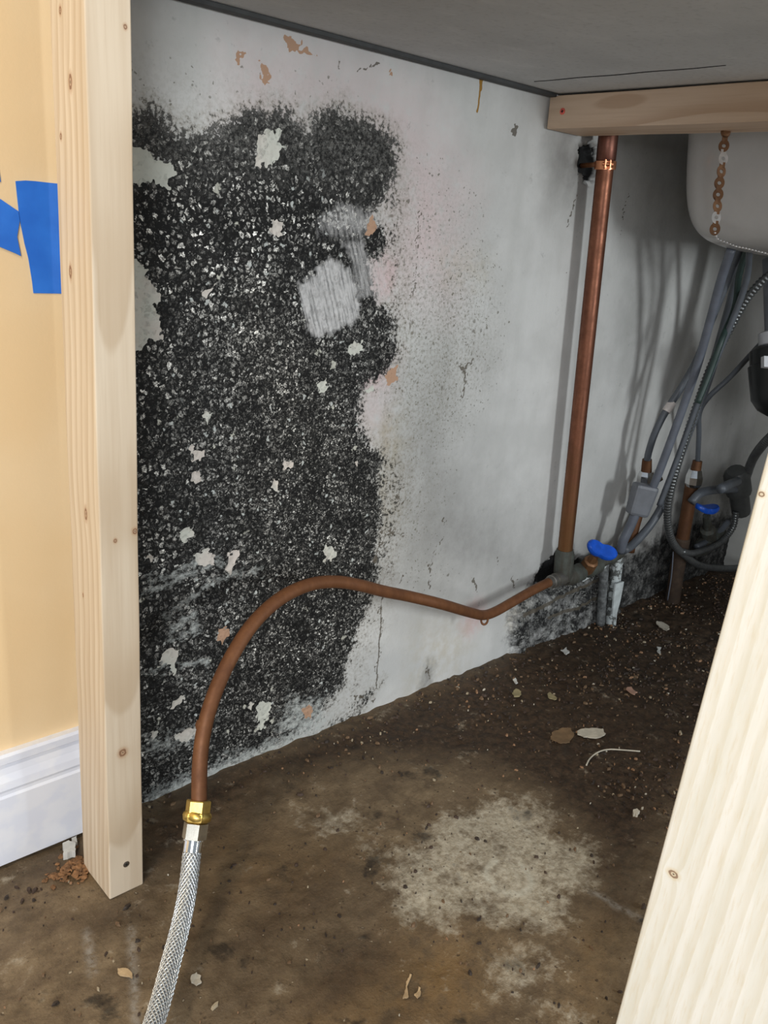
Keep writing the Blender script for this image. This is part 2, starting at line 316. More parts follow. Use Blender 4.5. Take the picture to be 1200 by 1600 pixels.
base = wy.mix((A['pink']*n2.st(0.20, 0.55)*1.0).cl(), base, (0.60, 0.475, 0.475))
base = wy.mix((A['yel']*n2.st(0.3, 0.65)*0.7).cl(), base, (0.40, 0.33, 0.19))
base = wy.mix((A['grey']*(n2*0.7+0.55)).cl(), base, (0.16, 0.155, 0.145))
wp = wy.warp(90, 0.010)
sdist, sr, sg = wy.voro(250, wp)
spk = (sr-(1.0-A['speck']*0.62)).st(0.0, 0.05)*(sdist-(sg*0.22+0.20)).st(0.08, -0.08)
base = wy.mix((spk*(n2.st(0.25, 0.7)*0.7+0.25)).cl(), base, (0.13, 0.125, 0.095))
s2, s2r, _g = wy.voro(75, wp)
base = wy.mix(((s2r-(1.0-A['speck']*0.20)).st(0, 0.05)*(s2-0.17).st(0.1, -0.06)*0.75).cl(), base, (0.10, 0.09, 0.07))
base = wy.mix((A['speck']*(n3.st(0.44, 0.62)*0.42+0.10)).cl(), base, (0.22, 0.21, 0.17))
# mould colony: grey cells in black borders
we = wy.warp(430, 0.0045, wy.warp(140, 0.008))
n6 = wy.noise(700, 3, 0.7); n7 = wy.noise(150, 4, 0.7)
def colony(scale):
    e = wy.voro(scale, we, 'DISTANCE_TO_EDGE'); d, r, g = wy.voro(scale, we)
    body = (r.pw(2.0)*1.25+0.07)*(n6.st(0.36, 0.64)*1.4+0.10)*(n7.st(0.38, 0.54)*0.85+0.15)
    inner = (d-0.13).st(-0.02, 0.14)            # darker eye in the middle of pale cells
    return body*(e-(0.05+g*0.16)).st(0.0, 0.10)*(inner*0.75+0.35)+0.005
c1 = colony(135); c2 = colony(250)
fm = A['fine']*0.9
cell = (c1*(1-fm)+c2*fm*0.85)*0.8+(n6.st(0.60, 0.72)*n7.st(0.45, 0.6))*0.20
big = wy.noise(24, 4, 0.65)
cell = cell*(big.st(0.34, 0.66)*1.15+0.50)*(A['light']*0.55+0.72)
fz = (n3.st(0.40, 0.64)*0.17+0.022)*(n6.st(0.3, 0.7)*0.8+0.4)*(n2.st(0.3, 0.7)*0.9+0.35)
cell = cell*(1-A['fuzz']*0.72)+fz*A['fuzz']*0.80
mcol = wy.mix(1.0, wy.mix(0.0, cell, cell), (1.02, 1.0, 0.93), 'MULTIPLY')
mm = (A['mold']+(n2-0.5)*0.75+(n3-0.5)*1.15+(n6-0.5)*0.5).st(0.40, 0.60)
halo = (A['mold']+(n2-0.5)*0.7).st(0.02, 0.55)*0.62
base = wy.mix((halo*(n3.st(0.38, 0.62)*0.8+0.2)).cl(), base, (0.20, 0.17, 0.12))
col = wy.mix(mm, base, mcol)
pf, pr, pg = wy.voro(42, wy.warp(120, 0.022))
flk = (pr-0.74).st(0, 0.03)*(pf-(pg*0.16+0.05)).st(0.05, -0.03)
col = wy.mix((flk*mm*(1-A['fuzz'])).cl(), col, (0.47, 0.465, 0.40))
pf, pr, pg = wy.voro(95, wy.warp(160, 0.012))
flk = (pr-0.84).st(0, 0.03)*(pf-(pg*0.22+0.10)).st(0.05, -0.05)
col = wy.mix((flk*mm*(1-A['fuzz'])).cl(), col, (0.43, 0.45, 0.43))
sw = wy.noise(1.0, 4, 0.7, wy.vec(wy.x*300+wy.z*105, 0.0, wy.z*26)); 
col = wy.mix(((A['smear']*1.5+(sw-0.5)*1.2+(n3-0.5)*0.4-0.25).cl()*A['smear'].st(0.05, 0.3)*0.92), col, wy.mix(sw.st(0.34, 0.56)*(n2.st(0.3, 0.6)*0.4+0.6), (0.24, 0.24, 0.235), (0.56, 0.55, 0.54)))
stn = wy.noise(75, 5, 0.75, wy.vec(wy.x, wy.y, wy.z*1.6))
col = wy.mix((A['streak']*1.35+(stn-0.5)*4.2-0.42)*A['streak'].st(0.0, 0.25).cl(), col, (0.42, 0.44, 0.42))
col = wy.mix((A['peel']+(n3-0.5)*0.8).st(0.42, 0.52), col, wy.mix(n1.st(0.4, 0.6), (0.52, 0.53, 0.47), (0.55, 0.50, 0.45)))
rn = wy.noise(38, 6, 0.75)
rm = (A['rot']*1.25+(rn-0.5)*3.0+(n3-0.5)*1.0-0.36).cl()
col = wy.mix(rm, col, wy.mix((n3.st(0.46, 0.66)*n2.st(0.40, 0.6)).cl(), (0.012, 0.012, 0.012), wy.mix((wy.x-1.33).st(0, 0.12), (0.34, 0.34, 0.32), (0.055, 0.055, 0.052))))
col = wy.mix((A['tan']+(n3-0.5)*0.6).st(0.42, 0.55), col, (0.42, 0.26, 0.17))
col = wy.mix(((A['mark']+(n3-0.5)*0.8).st(0.4, 0.6)*0.85).cl(), col, (0.09, 0.075, 0.055))
col = wy.mix((A['drip']).st(0.35, 0.65), col, (0.30, 0.16, 0.03))
col = wy.mix(A['hole'].st(0.3, 0.6), col, (0.006, 0.006, 0.006))
wy.color(col)
wy.bump(n3*0.25+c1*1.2*mm+n2*0.15, 0.5, 0.003)
me, _, _ = grid('wall_back', xs, zs, lambda X, Z: np.stack([X, YY, Z], -1))
for k, a in dict(mold=mold, peel=peel, streak=streak, smear=smear, fuzz=fuzz, speck=speck, pink=pink, yel=yel, grey=grey, rot=rot, tan=tan, mark=mark, drip=drip, fine=fine, light=light, hole=hole).items(): setat(me, k, a)
tag(link('wall_back', me, wy.m, origin=(0, 0, 0)), None, None, kind='structure')

# yellow painted wall, left of the post
yp = Mat('yellow_paint', 0.55); n = yp.noise(6, 3); n5 = yp.noise(220, 3, 0.6)
sp, spr, _ = yp.voro(11)
c = yp.mix(n.st(0.35, 0.65), (0.80, 0.585, 0.33), (0.83, 0.63, 0.38))
c = yp.mix(((spr-0.8).st(0, .02)*(sp-0.035).st(0.012, -0.01)*0.6).cl(), c, (0.35, 0.2, 0.1)); yp.color(c); yp.bump(n5, 0.15, 0.001)
tag(box('wall_left', (-1.4, 0.0, -0.01), (XP, 0.06, 2.3), yp.m, origin=(0, 0, 0)), None, None, kind='structure')
greyp = plain('grey_wall_paint', (0.36, 0.36, 0.34), 0.8, scale=8, var=0.12)
tag(box('wall_right', (XR, -0.72, -0.01), (XR+0.05, 0.06, H), greyp, origin=(0, 0, 0)), None, None, kind='structure')

tag(box('unseen_shade_panel', (1.45, -0.66, -0.01), (XR, -0.64, H), greyp, origin=(0, 0, 0)), None, None, kind='structure')  # unseen panel, added to keep light off the far corner

# baseboard: extruded profile
tp = Mat('white_trim_paint', 0.3); n = tp.noise(40, 3); d0, r0, _ = tp.voro(60)
tp.color(tp.mix(((r0-0.93).st(0, .02)*(d0-0.12).st(0.05, -.04)*0.6).cl(), tp.mix(n.st(.4, .6), (0.74, 0.77, 0.86), (0.80, 0.82, 0.88)), (0.3, 0.25, 0.2))); tp.bump(n, 0.1, 0.0006)
prof = [(0, 0.006), (-0.014, 0.006), (-0.0145, 0.088), (-0.0125, 0.0905), (-0.0125, 0.094), (-0.0135, 0.097), (-0.012, 0.105), (-0.009, 0.113), (-0.0075, 0.120), (-0.0075, 0.124), (-0.010, 0.126), (-0.010, 0.134), (-0.008, 0.137), (0, 0.137)]
v = [(x, y, z) for x in (-1.4, 0.345) for y, z in prof]; k = len(prof)
f = [(i, (i+1) % k, k+(i+1) % k, k+i) for i in range(k)]+[tuple(range(k))[::-1], tuple(range(k, 2*k))]
tag(link('baseboard_left', pyd('baseboard_left', v, f), tp.m, smooth=False, origin=(0, 0, 0)), None, None, kind='structure')

# ------------------------------------------------------------------ floor
fx = np.concatenate([np.arange(-1.4, 0.0, 0.02), np.arange(0.0, XR+0.006, 0.005)]); fy = np.concatenate([np.arange(-1.6, -0.85, 0.02), np.arange(-0.85, 0.008, 0.004)])
FX, FY = np.meshgrid(fx, fy)
Gx = lambda a, b: (G(a, b)[0], G(a, b)[1])
def fm_(px, w=0.02): return np.clip(0.5+sd([Gx(*q) for q in px], FX, FY, 0.25)/w, 0, 1)
pale = fm_([(640, 1330), (700, 1270), (780, 1245), (850, 1258), (862, 1300), (930, 1320), (938, 1345), (900, 1400), (900, 1440), (850, 1460), (780, 1450), (720, 1440), (690, 1460), (640, 1440), (600, 1380)], 0.045)
pale = np.maximum(pale, 0.7*fm_([(560, 1310), (640, 1320), (640, 1350), (580, 1350)], 0.03)); pale = np.maximum(pale, 0.6*fm_([(740, 1480), (880, 1470), (860, 1560), (900, 1600), (760, 1560)], 0.06))
pale = np.maximum(pale, 0.45*fm_([(450, 1260), (560, 1250), (600, 1290), (500, 1310)], 0.04))
dark = fm_([(220, 1300), (300, 1225), (500, 1150), (800, 1020), (1000, 900), (1250, 850), (1200, 1100), (1100, 1180), (960, 1420), (940, 1320), (850, 1240), (760, 1190), (600, 1180), (420, 1220), (300, 1330), (225, 1370)], 0.10)  # wet mud, plus shade beside the post and under the counter painted in
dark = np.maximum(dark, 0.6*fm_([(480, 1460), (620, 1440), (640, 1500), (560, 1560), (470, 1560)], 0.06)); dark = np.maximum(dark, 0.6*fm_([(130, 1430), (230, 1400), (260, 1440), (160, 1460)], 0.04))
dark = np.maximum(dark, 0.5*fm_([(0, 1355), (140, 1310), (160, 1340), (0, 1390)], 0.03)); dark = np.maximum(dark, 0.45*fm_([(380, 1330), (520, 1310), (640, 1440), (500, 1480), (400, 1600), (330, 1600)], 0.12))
warm = fm_([(640, 1460), (760, 1470), (760, 1600), (480, 1600), (560, 1560)], 0.09); warm = np.maximum(warm, 0.6*fm_([(300, 1280), (560, 1330), (460, 1420), (330, 1400)], 0.1))
warm = np.maximum(warm, fm_([(90, 1350), (150, 1345), (160, 1375), (100, 1375)], 0.02))
warm = np.maximum(warm, 0.6*fm_([(900, 1440), (960, 1420), (940, 1600), (860, 1600)], 0.06))
pc = G(795, 1370); ring = np.exp(-((np.hypot((FX-pc[0]), (FY-pc[1]))-0.026)/0.0035)**2)*(vnoise(FX, FY, 60, 8) > 0.35)
scr = np.zeros(FX.shape)
for q in ([(925, 1395), (1000, 1435)], [(135, 1455), (145, 1520)], [(205, 1450), (212, 1600)]):
    (x0, y0), (x1, y1) = Gx(*q[0]), Gx(*q[1]); ex, ey = x1-x0, y1-y0; t = np.clip(((FX-x0)*ex+(FY-y0)*ey)/(ex*ex+ey*ey), 0, 1); scr = np.maximum(scr, np.clip(1-np.hypot(FX-x0-t*ex, FY-y0-t*ey)/0.006, 0, 1))
FZ = 0.0035*(vnoise(FX, FY, 30, 5)-.5)+0.003*(vnoise(FX, FY, 95, 6)-.5)*(0.5+dark)+0.004*np.clip((FY+0.035)/0.035, 0, 1)*(FX > 0.36)*vnoise(FX, FY, 60, 9)
fl = Mat('stained_concrete', 0.7, 0, 0.35)
B = {k: fl.at(k) for k in ('pale', 'dark', 'warm', 'ring', 'scr')}
n1 = fl.noise(7, 5, 0.65); n2 = fl.noise(26, 6, 0.7); n3 = fl.noise(120, 5, 0.7); n4 = fl.noise(420, 3, 0.6)
sweep = fl.noise(1.0, 5, 0.7, fl.vec(fl.x*5+fl.y*2, fl.y*30-fl.x*3, 0.0))
c = fl.mix(n2.st(0.3, 0.7), (0.095, 0.066, 0.038), (0.215, 0.158, 0.095))
c = fl.mix(sweep.st(0.42, 0.68)*0.5, c, (0.10, 0.068, 0.042))
c = fl.mix((B['warm']*n2.st(0.3, 0.6)*0.75).cl(), c, (0.17, 0.095, 0.03))
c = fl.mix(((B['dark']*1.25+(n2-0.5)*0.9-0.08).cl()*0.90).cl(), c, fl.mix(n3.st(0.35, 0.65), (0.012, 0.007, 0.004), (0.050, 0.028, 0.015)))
c = fl.mix(((B['pale']*1.35+(n2-0.5)*3.6+(n3-0.5)*1.4+(n1-0.5)*1.2-0.42).cl()*0.85).cl(), c, fl.mix(n3.st(0.3, 0.7), (0.29, 0.25, 0.18), (0.50, 0.455, 0.36)))
d0, r0, g0 = fl.voro(150, fl.warp(80, 0.01))
c = fl.mix(((r0-0.72).st(0, 0.03)*(d0-(g0*0.2+.08)).st(0.06, -0.05)*n2.st(0.35, 0.6)*0.8).cl(), c, (0.035, 0.022, 0.013))
nf5 = fl.noise(260, 5, 0.8); c = fl.mix((nf5.st(0.52, 0.70)*0.45).cl(), c, (0.035, 0.024, 0.014)); c = fl.mix((nf5.st(0.42, 0.30)*0.22).cl(), c, (0.36, 0.29, 0.20))
c = fl.mix(((g0-0.95).st(0, 0.01)*(d0-0.16).st(0.05, -0.05)*0.7).cl(), c, (0.42, 0.36, 0.26))
c = fl.mix((B['ring']*0.6).cl(), c, (0.48, 0.46, 0.38)); c = fl.mix((B['scr']*n3.st(0.3, 0.6)*0.45).cl(), c, (0.42, 0.41, 0.38))
blk = fl.noise(15, 5, 0.62); c = fl.mix(((blk-0.60).st(0, 0.10)*0.80).cl(), c, (0.022, 0.017, 0.012))
fl.color(c); fl.rough((n2*0.5+0.42).cl()); fl.bump(n2*0.6+n3*0.45+n4*0.15, 0.7, 0.0035)
me, _, _ = grid('floor', fx, fy, lambda X, Y: np.stack([X, Y, FZ], -1))
for k, a in dict(pale=pale, dark=dark, warm=warm, ring=ring, scr=scr).items(): setat(me, k, a)
tag(link('floor', me, fl.m, origin=(0, 0, 0)), None, None, kind='structure')

# ------------------------------------------------------------------ counter underside
cu = Mat('grey_board', 0.75, 0, 0.35); n1 = cu.noise(3.5, 4, 0.6); n2 = cu.noise(1.0, 5, 0.7, cu.vec(cu.x*14+cu.y*8, cu.y*26, 0.0)); n3 = cu.noise(160, 3)
c = cu.mix(n1.st(0.3, 0.7), (0.47, 0.48, 0.485), (0.57, 0.58, 0.585)); c = cu.mix(n2.st(0.5, 0.75)*0.40, c, (0.68, 0.69, 0.69)); c = cu.mix(n3.st(0.5, 0.8)*0.3, c, (0.26, 0.27, 0.27))
cu.color(c); cu.bump(n3, 0.25, 0.001)
cb = thing('countertop', 'dark grey countertop seen from below, over the mouldy wall', 'countertop', (1.1, -0.33, H))
box('board', (0.318, -0.665, H), (XR, -0.004, H+0.03), cu.m, cb, 0.0015)
box('edge_strip', (0.40, -0.016, H-0.005), (1.028, -0.004, H), plain('dark_edge', (0.045, 0.047, 0.048), 0.7), cb, 0.001)
a, b = G(835, 127, H), G(1135, 102, H); dv = (b-a)/np.linalg.norm(b-a); nv = np.array([-dv[1], dv[0], 0])
cr = []
for t in np.linspace(0, 1, 24):
    wv = 0.0009*math.sin(math.pi*(0.1+0.85*t))+0.0003; q = a+(b-a)*t+nv*0.0012*math.sin(t*17); cr += [q-nv*wv, q+nv*wv]
v = [(q[0], q[1], H-0.0006) for q in cr]+[(q[0], q[1], H+0.0005) for q in cr]; m_ = len(cr)
f = [(2*i, 2*i+2, 2*i+3, 2*i+1) for i in range(23)]+[(m_+2*i, m_+2*i+1, m_+2*i+3, m_+2*i+2) for i in range(23)]+[(2*i, m_+2*i, m_+2*i+2, 2*i+2) for i in range(23)]+[(2*i+1, 2*i+3, m_+2*i+3, m_+2*i+1) for i in range(23)]
link('crack', pyd('crack', v, f), plain('crack_black', (0.01, 0.01, 0.01), 0.9), cb)

# ------------------------------------------------------------------ wood
def wood(name, tones, axis, pith, tilt, period, knots=(), stretch=0.05, contrast=0.6, streaky=0.0, wob=0.02):
    m = Mat(name, 0.55, 0, 0.35); u = (m.x, m.y, m.z); L = u[axis]; a, b = [u[i] for i in range(3) if i != axis]
    low = m.noise(1.0, 2, 0.5, m.vec(*( (q*(2.6 if i == axis else 5.0)) for i, q in enumerate(u))))
    lo2 = m.noise(1.0, 2, 0.5, m.vec(*( (q*(3.4 if i == axis else 4.0)+7.3) for i, q in enumerate(u))))
    A_ = a-pith[0]+(low-0.5)*wob*2; B_ = b-pith[1]+L*tilt+(lo2-0.5)*wob*1.6
    r = (A_*A_+B_*B_).sq()
    kd = None; kn = None
    for (kx, ky, kz, kr, el) in knots:
        q = (m.x-kx, m.y-ky, m.z-kz); e = [1, 1, 1]; e[axis] = 1/el
        d = ((q[0]*e[0])*(q[0]*e[0])+(q[1]*e[1])*(q[1]*e[1])+(q[2]*e[2])*(q[2]*e[2])).sq()/kr
        bend = (d*-0.55)._m('EXPONENT')
        r = r+bend*0.007*(kr/0.005)
        kd = d if kd is None else kd.mn(d)
    ph = (r/period)+m.noise(3, 2)*0.35; fr = ph._m('FRACT')
    ring = fr.st(0.25, 0.92)*fr.st(1.0, 0.93)
    gr = m.noise(1.0, 4, 0.65, m.vec(*( (q*(9 if i == axis else 420)) for i, q in enumerate(u))))
    g2 = m.noise(1.0, 3, 0.6, m.vec(*( (q*(3 if i == axis else 60)) for i, q in enumerate(u))))
    c = m.mix(g2.st(0.35, 0.65), tones[0], tones[1])
    c = m.mix((ring*contrast).cl(), c, tones[2]); c = m.mix(gr.st(0.5, 0.75)*0.22, c, tones[2])
    if streaky: c = m.mix(gr.st(0.45, 0.7)*streaky, c, tones[3])
    if kd is not None:
        nk = m.noise(350, 3)*0.5
        c = m.mix((kd+nk).st(1.9, 0.9)*0.55, c, tones[3]); c = m.mix(((kd+nk).st(1.15, 0.95)*(kd+nk).st(0.55, 0.75)).cl()*0.75, c, (0.16, 0.065, 0.03)); c = m.mix((kd+nk).st(0.5, 0.3)*0.85, c, (0.06, 0.03, 0.018))
    m.color(c); m.bump(gr*0.5+ring*0.3, 0.18, 0.0008); return m.m
PX0, PX1, PY0, PY1 = 0.315, 0.353, -0.124, -0.060
def onx(px, py, X): d = _ray(px, py); return CAM+d*((X-CAM[0])/d[0])
kn = []
for q, r, e in [((110, 128), .0035, 2.0), ((95, 213), .0022, 1.5), ((94, 16), .0025, 1.5), ((110, 425), .003, 2.2), ((134, 803), .0032, 2.4), ((130, 930), .0014, 2)]: kn.append((*onx(*q, PX0), r, e))
for q, r, e in [((192, 1176), .0048, 1.1), ((180, 845), .002, 1.3), ((211, 830), .003, 1.2), ((196, 42), .0018, 1.4)]: kn.append((*W(*q, PY0), r, e))
wm = wood('post_wood', [(0.60, 0.49, 0.36), (0.68, 0.575, 0.44), (0.44, 0.315, 0.19), (0.42, 0.23, 0.12)], 2, (0.336, -0.010), 0.030, 0.0100, kn, contrast=0.48, wob=0.019)
def stick(name, corners, n, axis_pts, mat, parent, bev=0.0015, jit=0.0006):   # a board with slightly uneven arrises; corners: offsets of the section
    p = np.array(axis_pts, float); P = np.array([p[0]+(p[1]-p[0])*t for t in np.linspace(0, 1, n)])
    v = []
    for i, q in enumerate(P):
        for j, c in enumerate(corners):
            v.append(q+np.array(c)+np.array([mnoise.noise(Vector((q[2]*9+j*7, q[1]*9, q[0]*9+k_))) for k_ in range(3)])*jit)
    s = len(corners); f = [(i*s+j, i*s+(j+1) % s, (i+1)*s+(j+1) % s, (i+1)*s+j) for i in range(n-1) for j in range(s)]+[tuple(range(s))[::-1], tuple((n-1)*s+j for j in range(s))]
    o = link(name, pyd(name, v, f), mat, parent, smooth=False); return bevel(o, bev, 3)
steel = plain('dull_steel', (0.42, 0.41, 0.40), 0.35, 1.0, scale=200)
post = thing('wooden_post', 'pale knotty pine post standing on the floor between yellow wall and black mould', 'wooden post', ((PX0+PX1)/2, (PY0+PY1)/2, 0))
cx, cy = (PX0+PX1)/2, (PY0+PY1)/2; hx, hy = (PX1-PX0)/2, (PY1-PY0)/2
stick('post_body', [(-hx, -hy, 0), (hx, -hy, 0), (hx, hy, 0), (-hx, hy, 0)], 60, [(cx, cy, 0.001), (cx, cy, 0.995)], wm, post)
def screw(c, nrm, r, parent, mat=steel, name='screw'):
    c = np.array(c, float); nrm = np.array(nrm, float); nrm /= np.linalg.norm(nrm)
    o = lathe(name, c-nrm*0.004, c+nrm*0.0008, [(0, r*.5), (0.55, r*.55), (0.8, r), (0.97, r*1.0), (1.0, r*0.85)], mat, parent, 20)
    u = np.cross(nrm, (0.3, 0.2, 1)); u /= np.linalg.norm(u); w_ = np.cross(nrm, u); pr_ = []
    for a_, b_ in ((u, w_), (w_, u)):
        l, t_ = r*0.5, r*0.14; q = c+nrm*0.0008
        cs = [q+a_*sx*l+b_*sy*t_+nrm*sz for sz in (0, 0.0003) for sx, sy in ((-1, -1), (1, -1), (1, 1), (-1, 1))]
        pr_.append((cs, [(3, 2, 1, 0), (4, 5, 6, 7), (0, 1, 5, 4), (1, 2, 6, 5), (2, 3, 7, 6), (3, 0, 4, 7)]))
    v, f = merge(pr_); link('screw_recess', pyd('screw_recess', v, f), plain('recess_dark', (0.02, 0.02, 0.02), 0.8), o, smooth=False); return o
screw(W(197, 1350, PY0), (0, -1, 0), 0.0034, post)

bm_ = wood('crossbeam_wood', [(0.60, 0.44, 0.31), (0.67, 0.51, 0.38), (0.42, 0.26, 0.16), (0.36, 0.19, 0.10)], 1, (1.09, 0.858), 0.03, 0.007, (), contrast=0.5, wob=0.014)
beam = thing('wooden_crossbeam', 'short reddish pine crossbeam under the countertop, above the copper pipe', 'wooden beam', (1.07, -0.3, 0.835))
stick('beam_body', [(-0.04, 0, -0.021), (0.04, 0, -0.021), (0.04, 0, 0.021), (-0.04, 0, 0.021)], 40, [(1.069, -0.004, 0.8565), (1.069, -0.66, 0.8565)], bm_, beam)
sc = onx(879, 174, 1.029); s_ = screw(sc, (-1, 0, 0), 0.0042, beam, plain('screw_red_glint', (0.85, 0.16, 0.12), 0.35, 0.3)); s_['label'] = 'screw head with a painted red reflection'  # red reflection on the screw is put into its colour

# near leg on the right: its left face fills the corner of the view
YL = -0.585
e0, e1 = W(1199, 704, YL), W(960, 1600, YL); sl = (e1-e0)/(e0[2]-e1[2]); top_ = e0+(e1-e0)*((0.8785-e0[2])/(e1[2]-e0[2])); bot = e0+(e1-e0)*((0.0-e0[2])/(e1[2]-e0[2]))
nrm_ = np.cross(e1-e0, (0, 1, 0)); onleg = lambda a, b: CAM+_ray(a, b)*(((e0-CAM)@nrm_)/(_ray(a, b)@nrm_))
lk = [(*onleg(1052, 1366), 0.0050, 0.7), (*onleg(1190, 772), .0030, 0.8)]
lm = wood('near_leg_wood', [(0.74, 0.735, 0.67), (0.82, 0.82, 0.78), (0.60, 0.53, 0.37), (0.66, 0.52, 0.30)], 2, (0.60, -0.40), 0.004, 0.012, lk, contrast=0.30, streaky=0.12, wob=0.010)
leg = thing('wooden_post', 'bright pale wooden post leaning close in front on the right', 'wooden post', bot)
stick('post_body', [(0, -0.125, 0), (0.038, -0.125, 0), (0.038, 0, 0), (0, 0, 0)], 50, [bot+np.array([0, 0, .001]), top_], lm, leg, 0.003)

# ------------------------------------------------------------------ blue tape on the yellow wall
tpm = Mat('blue_tape', 0.5); n = tpm.noise(30, 3); tpm.color(tpm.mix(n.st(.3, .7), (0.015, 0.14, 0.60), (0.025, 0.19, 0.72))); tpm.bump(tpm.noise(300, 2), 0.1, 0.0005)
def tape(px, lift, label):
    q = [W(a, b, -0.0002) for a, b in px]; n_ = len(q); v = [tuple(c) for c in q]+[(c[0], -lift, c[2]) for c in q]
    f = [tuple(range(n_)), tuple(range(n_, 2*n_))[::-1]]+[(i, n_+i, n_+(i+1) % n_, (i+1) % n_) for i in range(n_)]
    return tag(link('painters_tape', pyd('painters_tape', v, f), tpm.m, smooth=False), label, 'tape', 'strips of blue tape')
tape([(24, 283), (40, 282), (55, 283), (72, 285), (110, 289), (114, 459), (52, 458), (50, 440), (44, 403), (38, 380), (30, 340)], 0.0008, 'wide blue tape strip on the yellow wall, touching the pine post')
tape([(-60, 290), (0, 311), (28, 330), (30, 345), (26, 370), (32, 400), (24, 396), (0, 386), (-60, 360)], 0.0016, 'blue tape strip crossing the left edge of the yellow wall')
tape([(-40, 240), (-2, 262), (1, 284), (-40, 290)], 0.0008, 'tiny corner of blue tape topmost at the far left edge')

# ------------------------------------------------------------------ metals and plastics
def copper(name, a, b, dirt, rough=0.35, amt=0.5, metal=0.9, low=None):
    m = Mat(name, rough, metal); n = m.noise(1.0, 4, 0.65, m.vec(m.x*90, m.y*90, m.z*9)); n2 = m.noise(45, 4, 0.7)
    c = m.mix(((n2-0.5)*2.2+amt).cl()*0.7, m.mix(n.st(.35, .65), a, b), dirt)
    if low: c = m.mix(((0.40-m.z)*5+(n2-0.5)*0.8).cl()*0.8, c, low)
    m.color(c); m.rough((n2*0.4+rough-0.1).cl()); m.bump(n2, 0.1, 0.0006); return m.m
cop = copper('worn_copper', (0.19, 0.075, 0.045), (0.27, 0.11, 0.062), (0.08, 0.028, 0.014), 0.36, 0.35, 0.75, (0.20, 0.10, 0.038))
copb = copper('bright_copper', (0.80, 0.33, 0.17), (0.85, 0.40, 0.22), (0.35, 0.12, 0.06), 0.25, 0.2)
copd = copper('brown_copper', (0.15, 0.060, 0.022), (0.19, 0.078, 0.030), (0.10, 0.036, 0.016), 0.5, 0.35, 0.3)
copo = copper('dull_orange_copper', (0.12, 0.050, 0.022), (0.16, 0.070, 0.028), (0.07, 0.03, 0.012), 0.5, 0.4, 0.5)
brass = copper('brass', (0.62, 0.42, 0.10), (0.72, 0.52, 0.16), (0.30, 0.19, 0.05), 0.25, 0.2)
nickel = plain('nickel', (0.55, 0.52, 0.45), 0.25, 1.0, 0.12, 90)
chrome = plain('chrome', (0.75, 0.75, 0.75), 0.12, 1.0, 0.1, 60)
verd = copper('corroded_brass', (0.075, 0.07, 0.055), (0.10, 0.115, 0.10), (0.03, 0.025, 0.02), 0.6, 0.4, 0.3)
greyt = plain('grey_hose', (0.085, 0.095, 0.11), 0.45, 0, 0.12, 50)
greyl = plain('light_grey_hose', (0.115, 0.127, 0.155), 0.4, 0, 0.12, 50)
greyb = plain('grey_plastic', (0.14, 0.148, 0.165), 0.45, 0, 0.12, 40)
darkt = plain('dark_green_hose', (0.02, 0.04, 0.035), 0.5, 0, 0.2, 50)
blue = plain('blue_plastic', (0.01, 0.09, 0.55), 0.35, 0, 0.15, 80)
blackp = plain('black_plastic', (0.008, 0.009, 0.009), 0.35, 0, 0.2, 60)
whitep = plain('white_plastic', (0.55, 0.56, 0.58), 0.4, 0, 0.06, 60)

# tall copper pipe
p0, p1 = W(882, 868, -0.036), W(950, 218, -0.036)
pipe = thing('copper_pipe', 'tall straight copper water pipe on the wall under the crossbeam', 'pipe', p0)
pt = p0+(p1-p0)*1.015; pt = np.array([max(pt[0], 1.126), pt[1], pt[2]])
tube('pipe_run', [p0, pt], 0.0125, cop, pipe, seg=28, sp=False)
dv = (p1-p0)/np.linalg.norm(p1-p0)
lathe('top_coupling', p0+(p1-p0)*0.955, pt, [(0, .0125), (0.06, .0142), (0.9, .0142), (1, .0125)], copper('dark_copper', (0.20, 0.085, 0.06), (0.26, 0.11, 0.08), (0.08, 0.04, 0.03), 0.35, 0.4), pipe, 28)
for k_, (px, py, r) in enumerate([(945, 262, .0022), (944, 272, .0026), (942, 282, .002), (942, 291, .0016), (941, 300, .0014)]): pass
lathe('solder_ring', p0+dv*0.612, p0+dv*0.618, [(0, .0127), (.3, .0135), (.7, .0135), (1, .0127)], plain('solder', (0.6, 0.58, 0.55), 0.25, 1.0), pipe)
eb = W(879, 905, -0.036)
lathe('elbow', p0+dv*0.012, eb, [(0, .0135), (.15, .0165), (.75, .0165), (1, .0145)], verd, pipe)
# clamp
cc = p0+dv*((W(938, 258, -0.036)-p0)@dv)
cl = thing('pipe_clamp', 'bright copper clamp holding the tall pipe beside the dark hole', 'clamp', cc)
lathe('clamp_ring', cc-dv*0.006, cc+dv*0.006, [(0, .013), (.02, .0155), (.98, .0155), (1, .013)], copb, cl)
side = np.array([-0.75, -0.66, 0]); ear = cc+side*0.018
for s in (-1, 1):
    o_ = np.array([0.66, -0.75, 0])*s*0.0035
    q = [cc+side*0.013+o_, cc+side*0.029+o_]; wdt = np.array([0.66, -0.75, 0])*0.001
    hexa('clamp_ear', [q[0]-wdt-dv*.006, q[1]-wdt-dv*.006, q[1]+wdt-dv*.006, q[0]+wdt-dv*.006, q[0]-wdt+dv*.006, q[1]-wdt+dv*.006, q[1]+wdt+dv*.006, q[0]+wdt+dv*.006], copb, cl, 0.0005)
e_ = cc+side*0.023; ax = np.array([0.66, -0.75, 0]); lathe('clamp_bolt', e_-ax*0.007, e_+ax*0.009, [(0, .0022), (.7, .0022), (.7, .0045), (.95, .0045), (1, .003)], copb, cl)
tube('hanger_rod', [cc+np.array([-0.010, 0.010, 0]), np.array([W(918, 256)[0], 0.012, cc[2]])], 0.0035, copd, cl, sp=False)

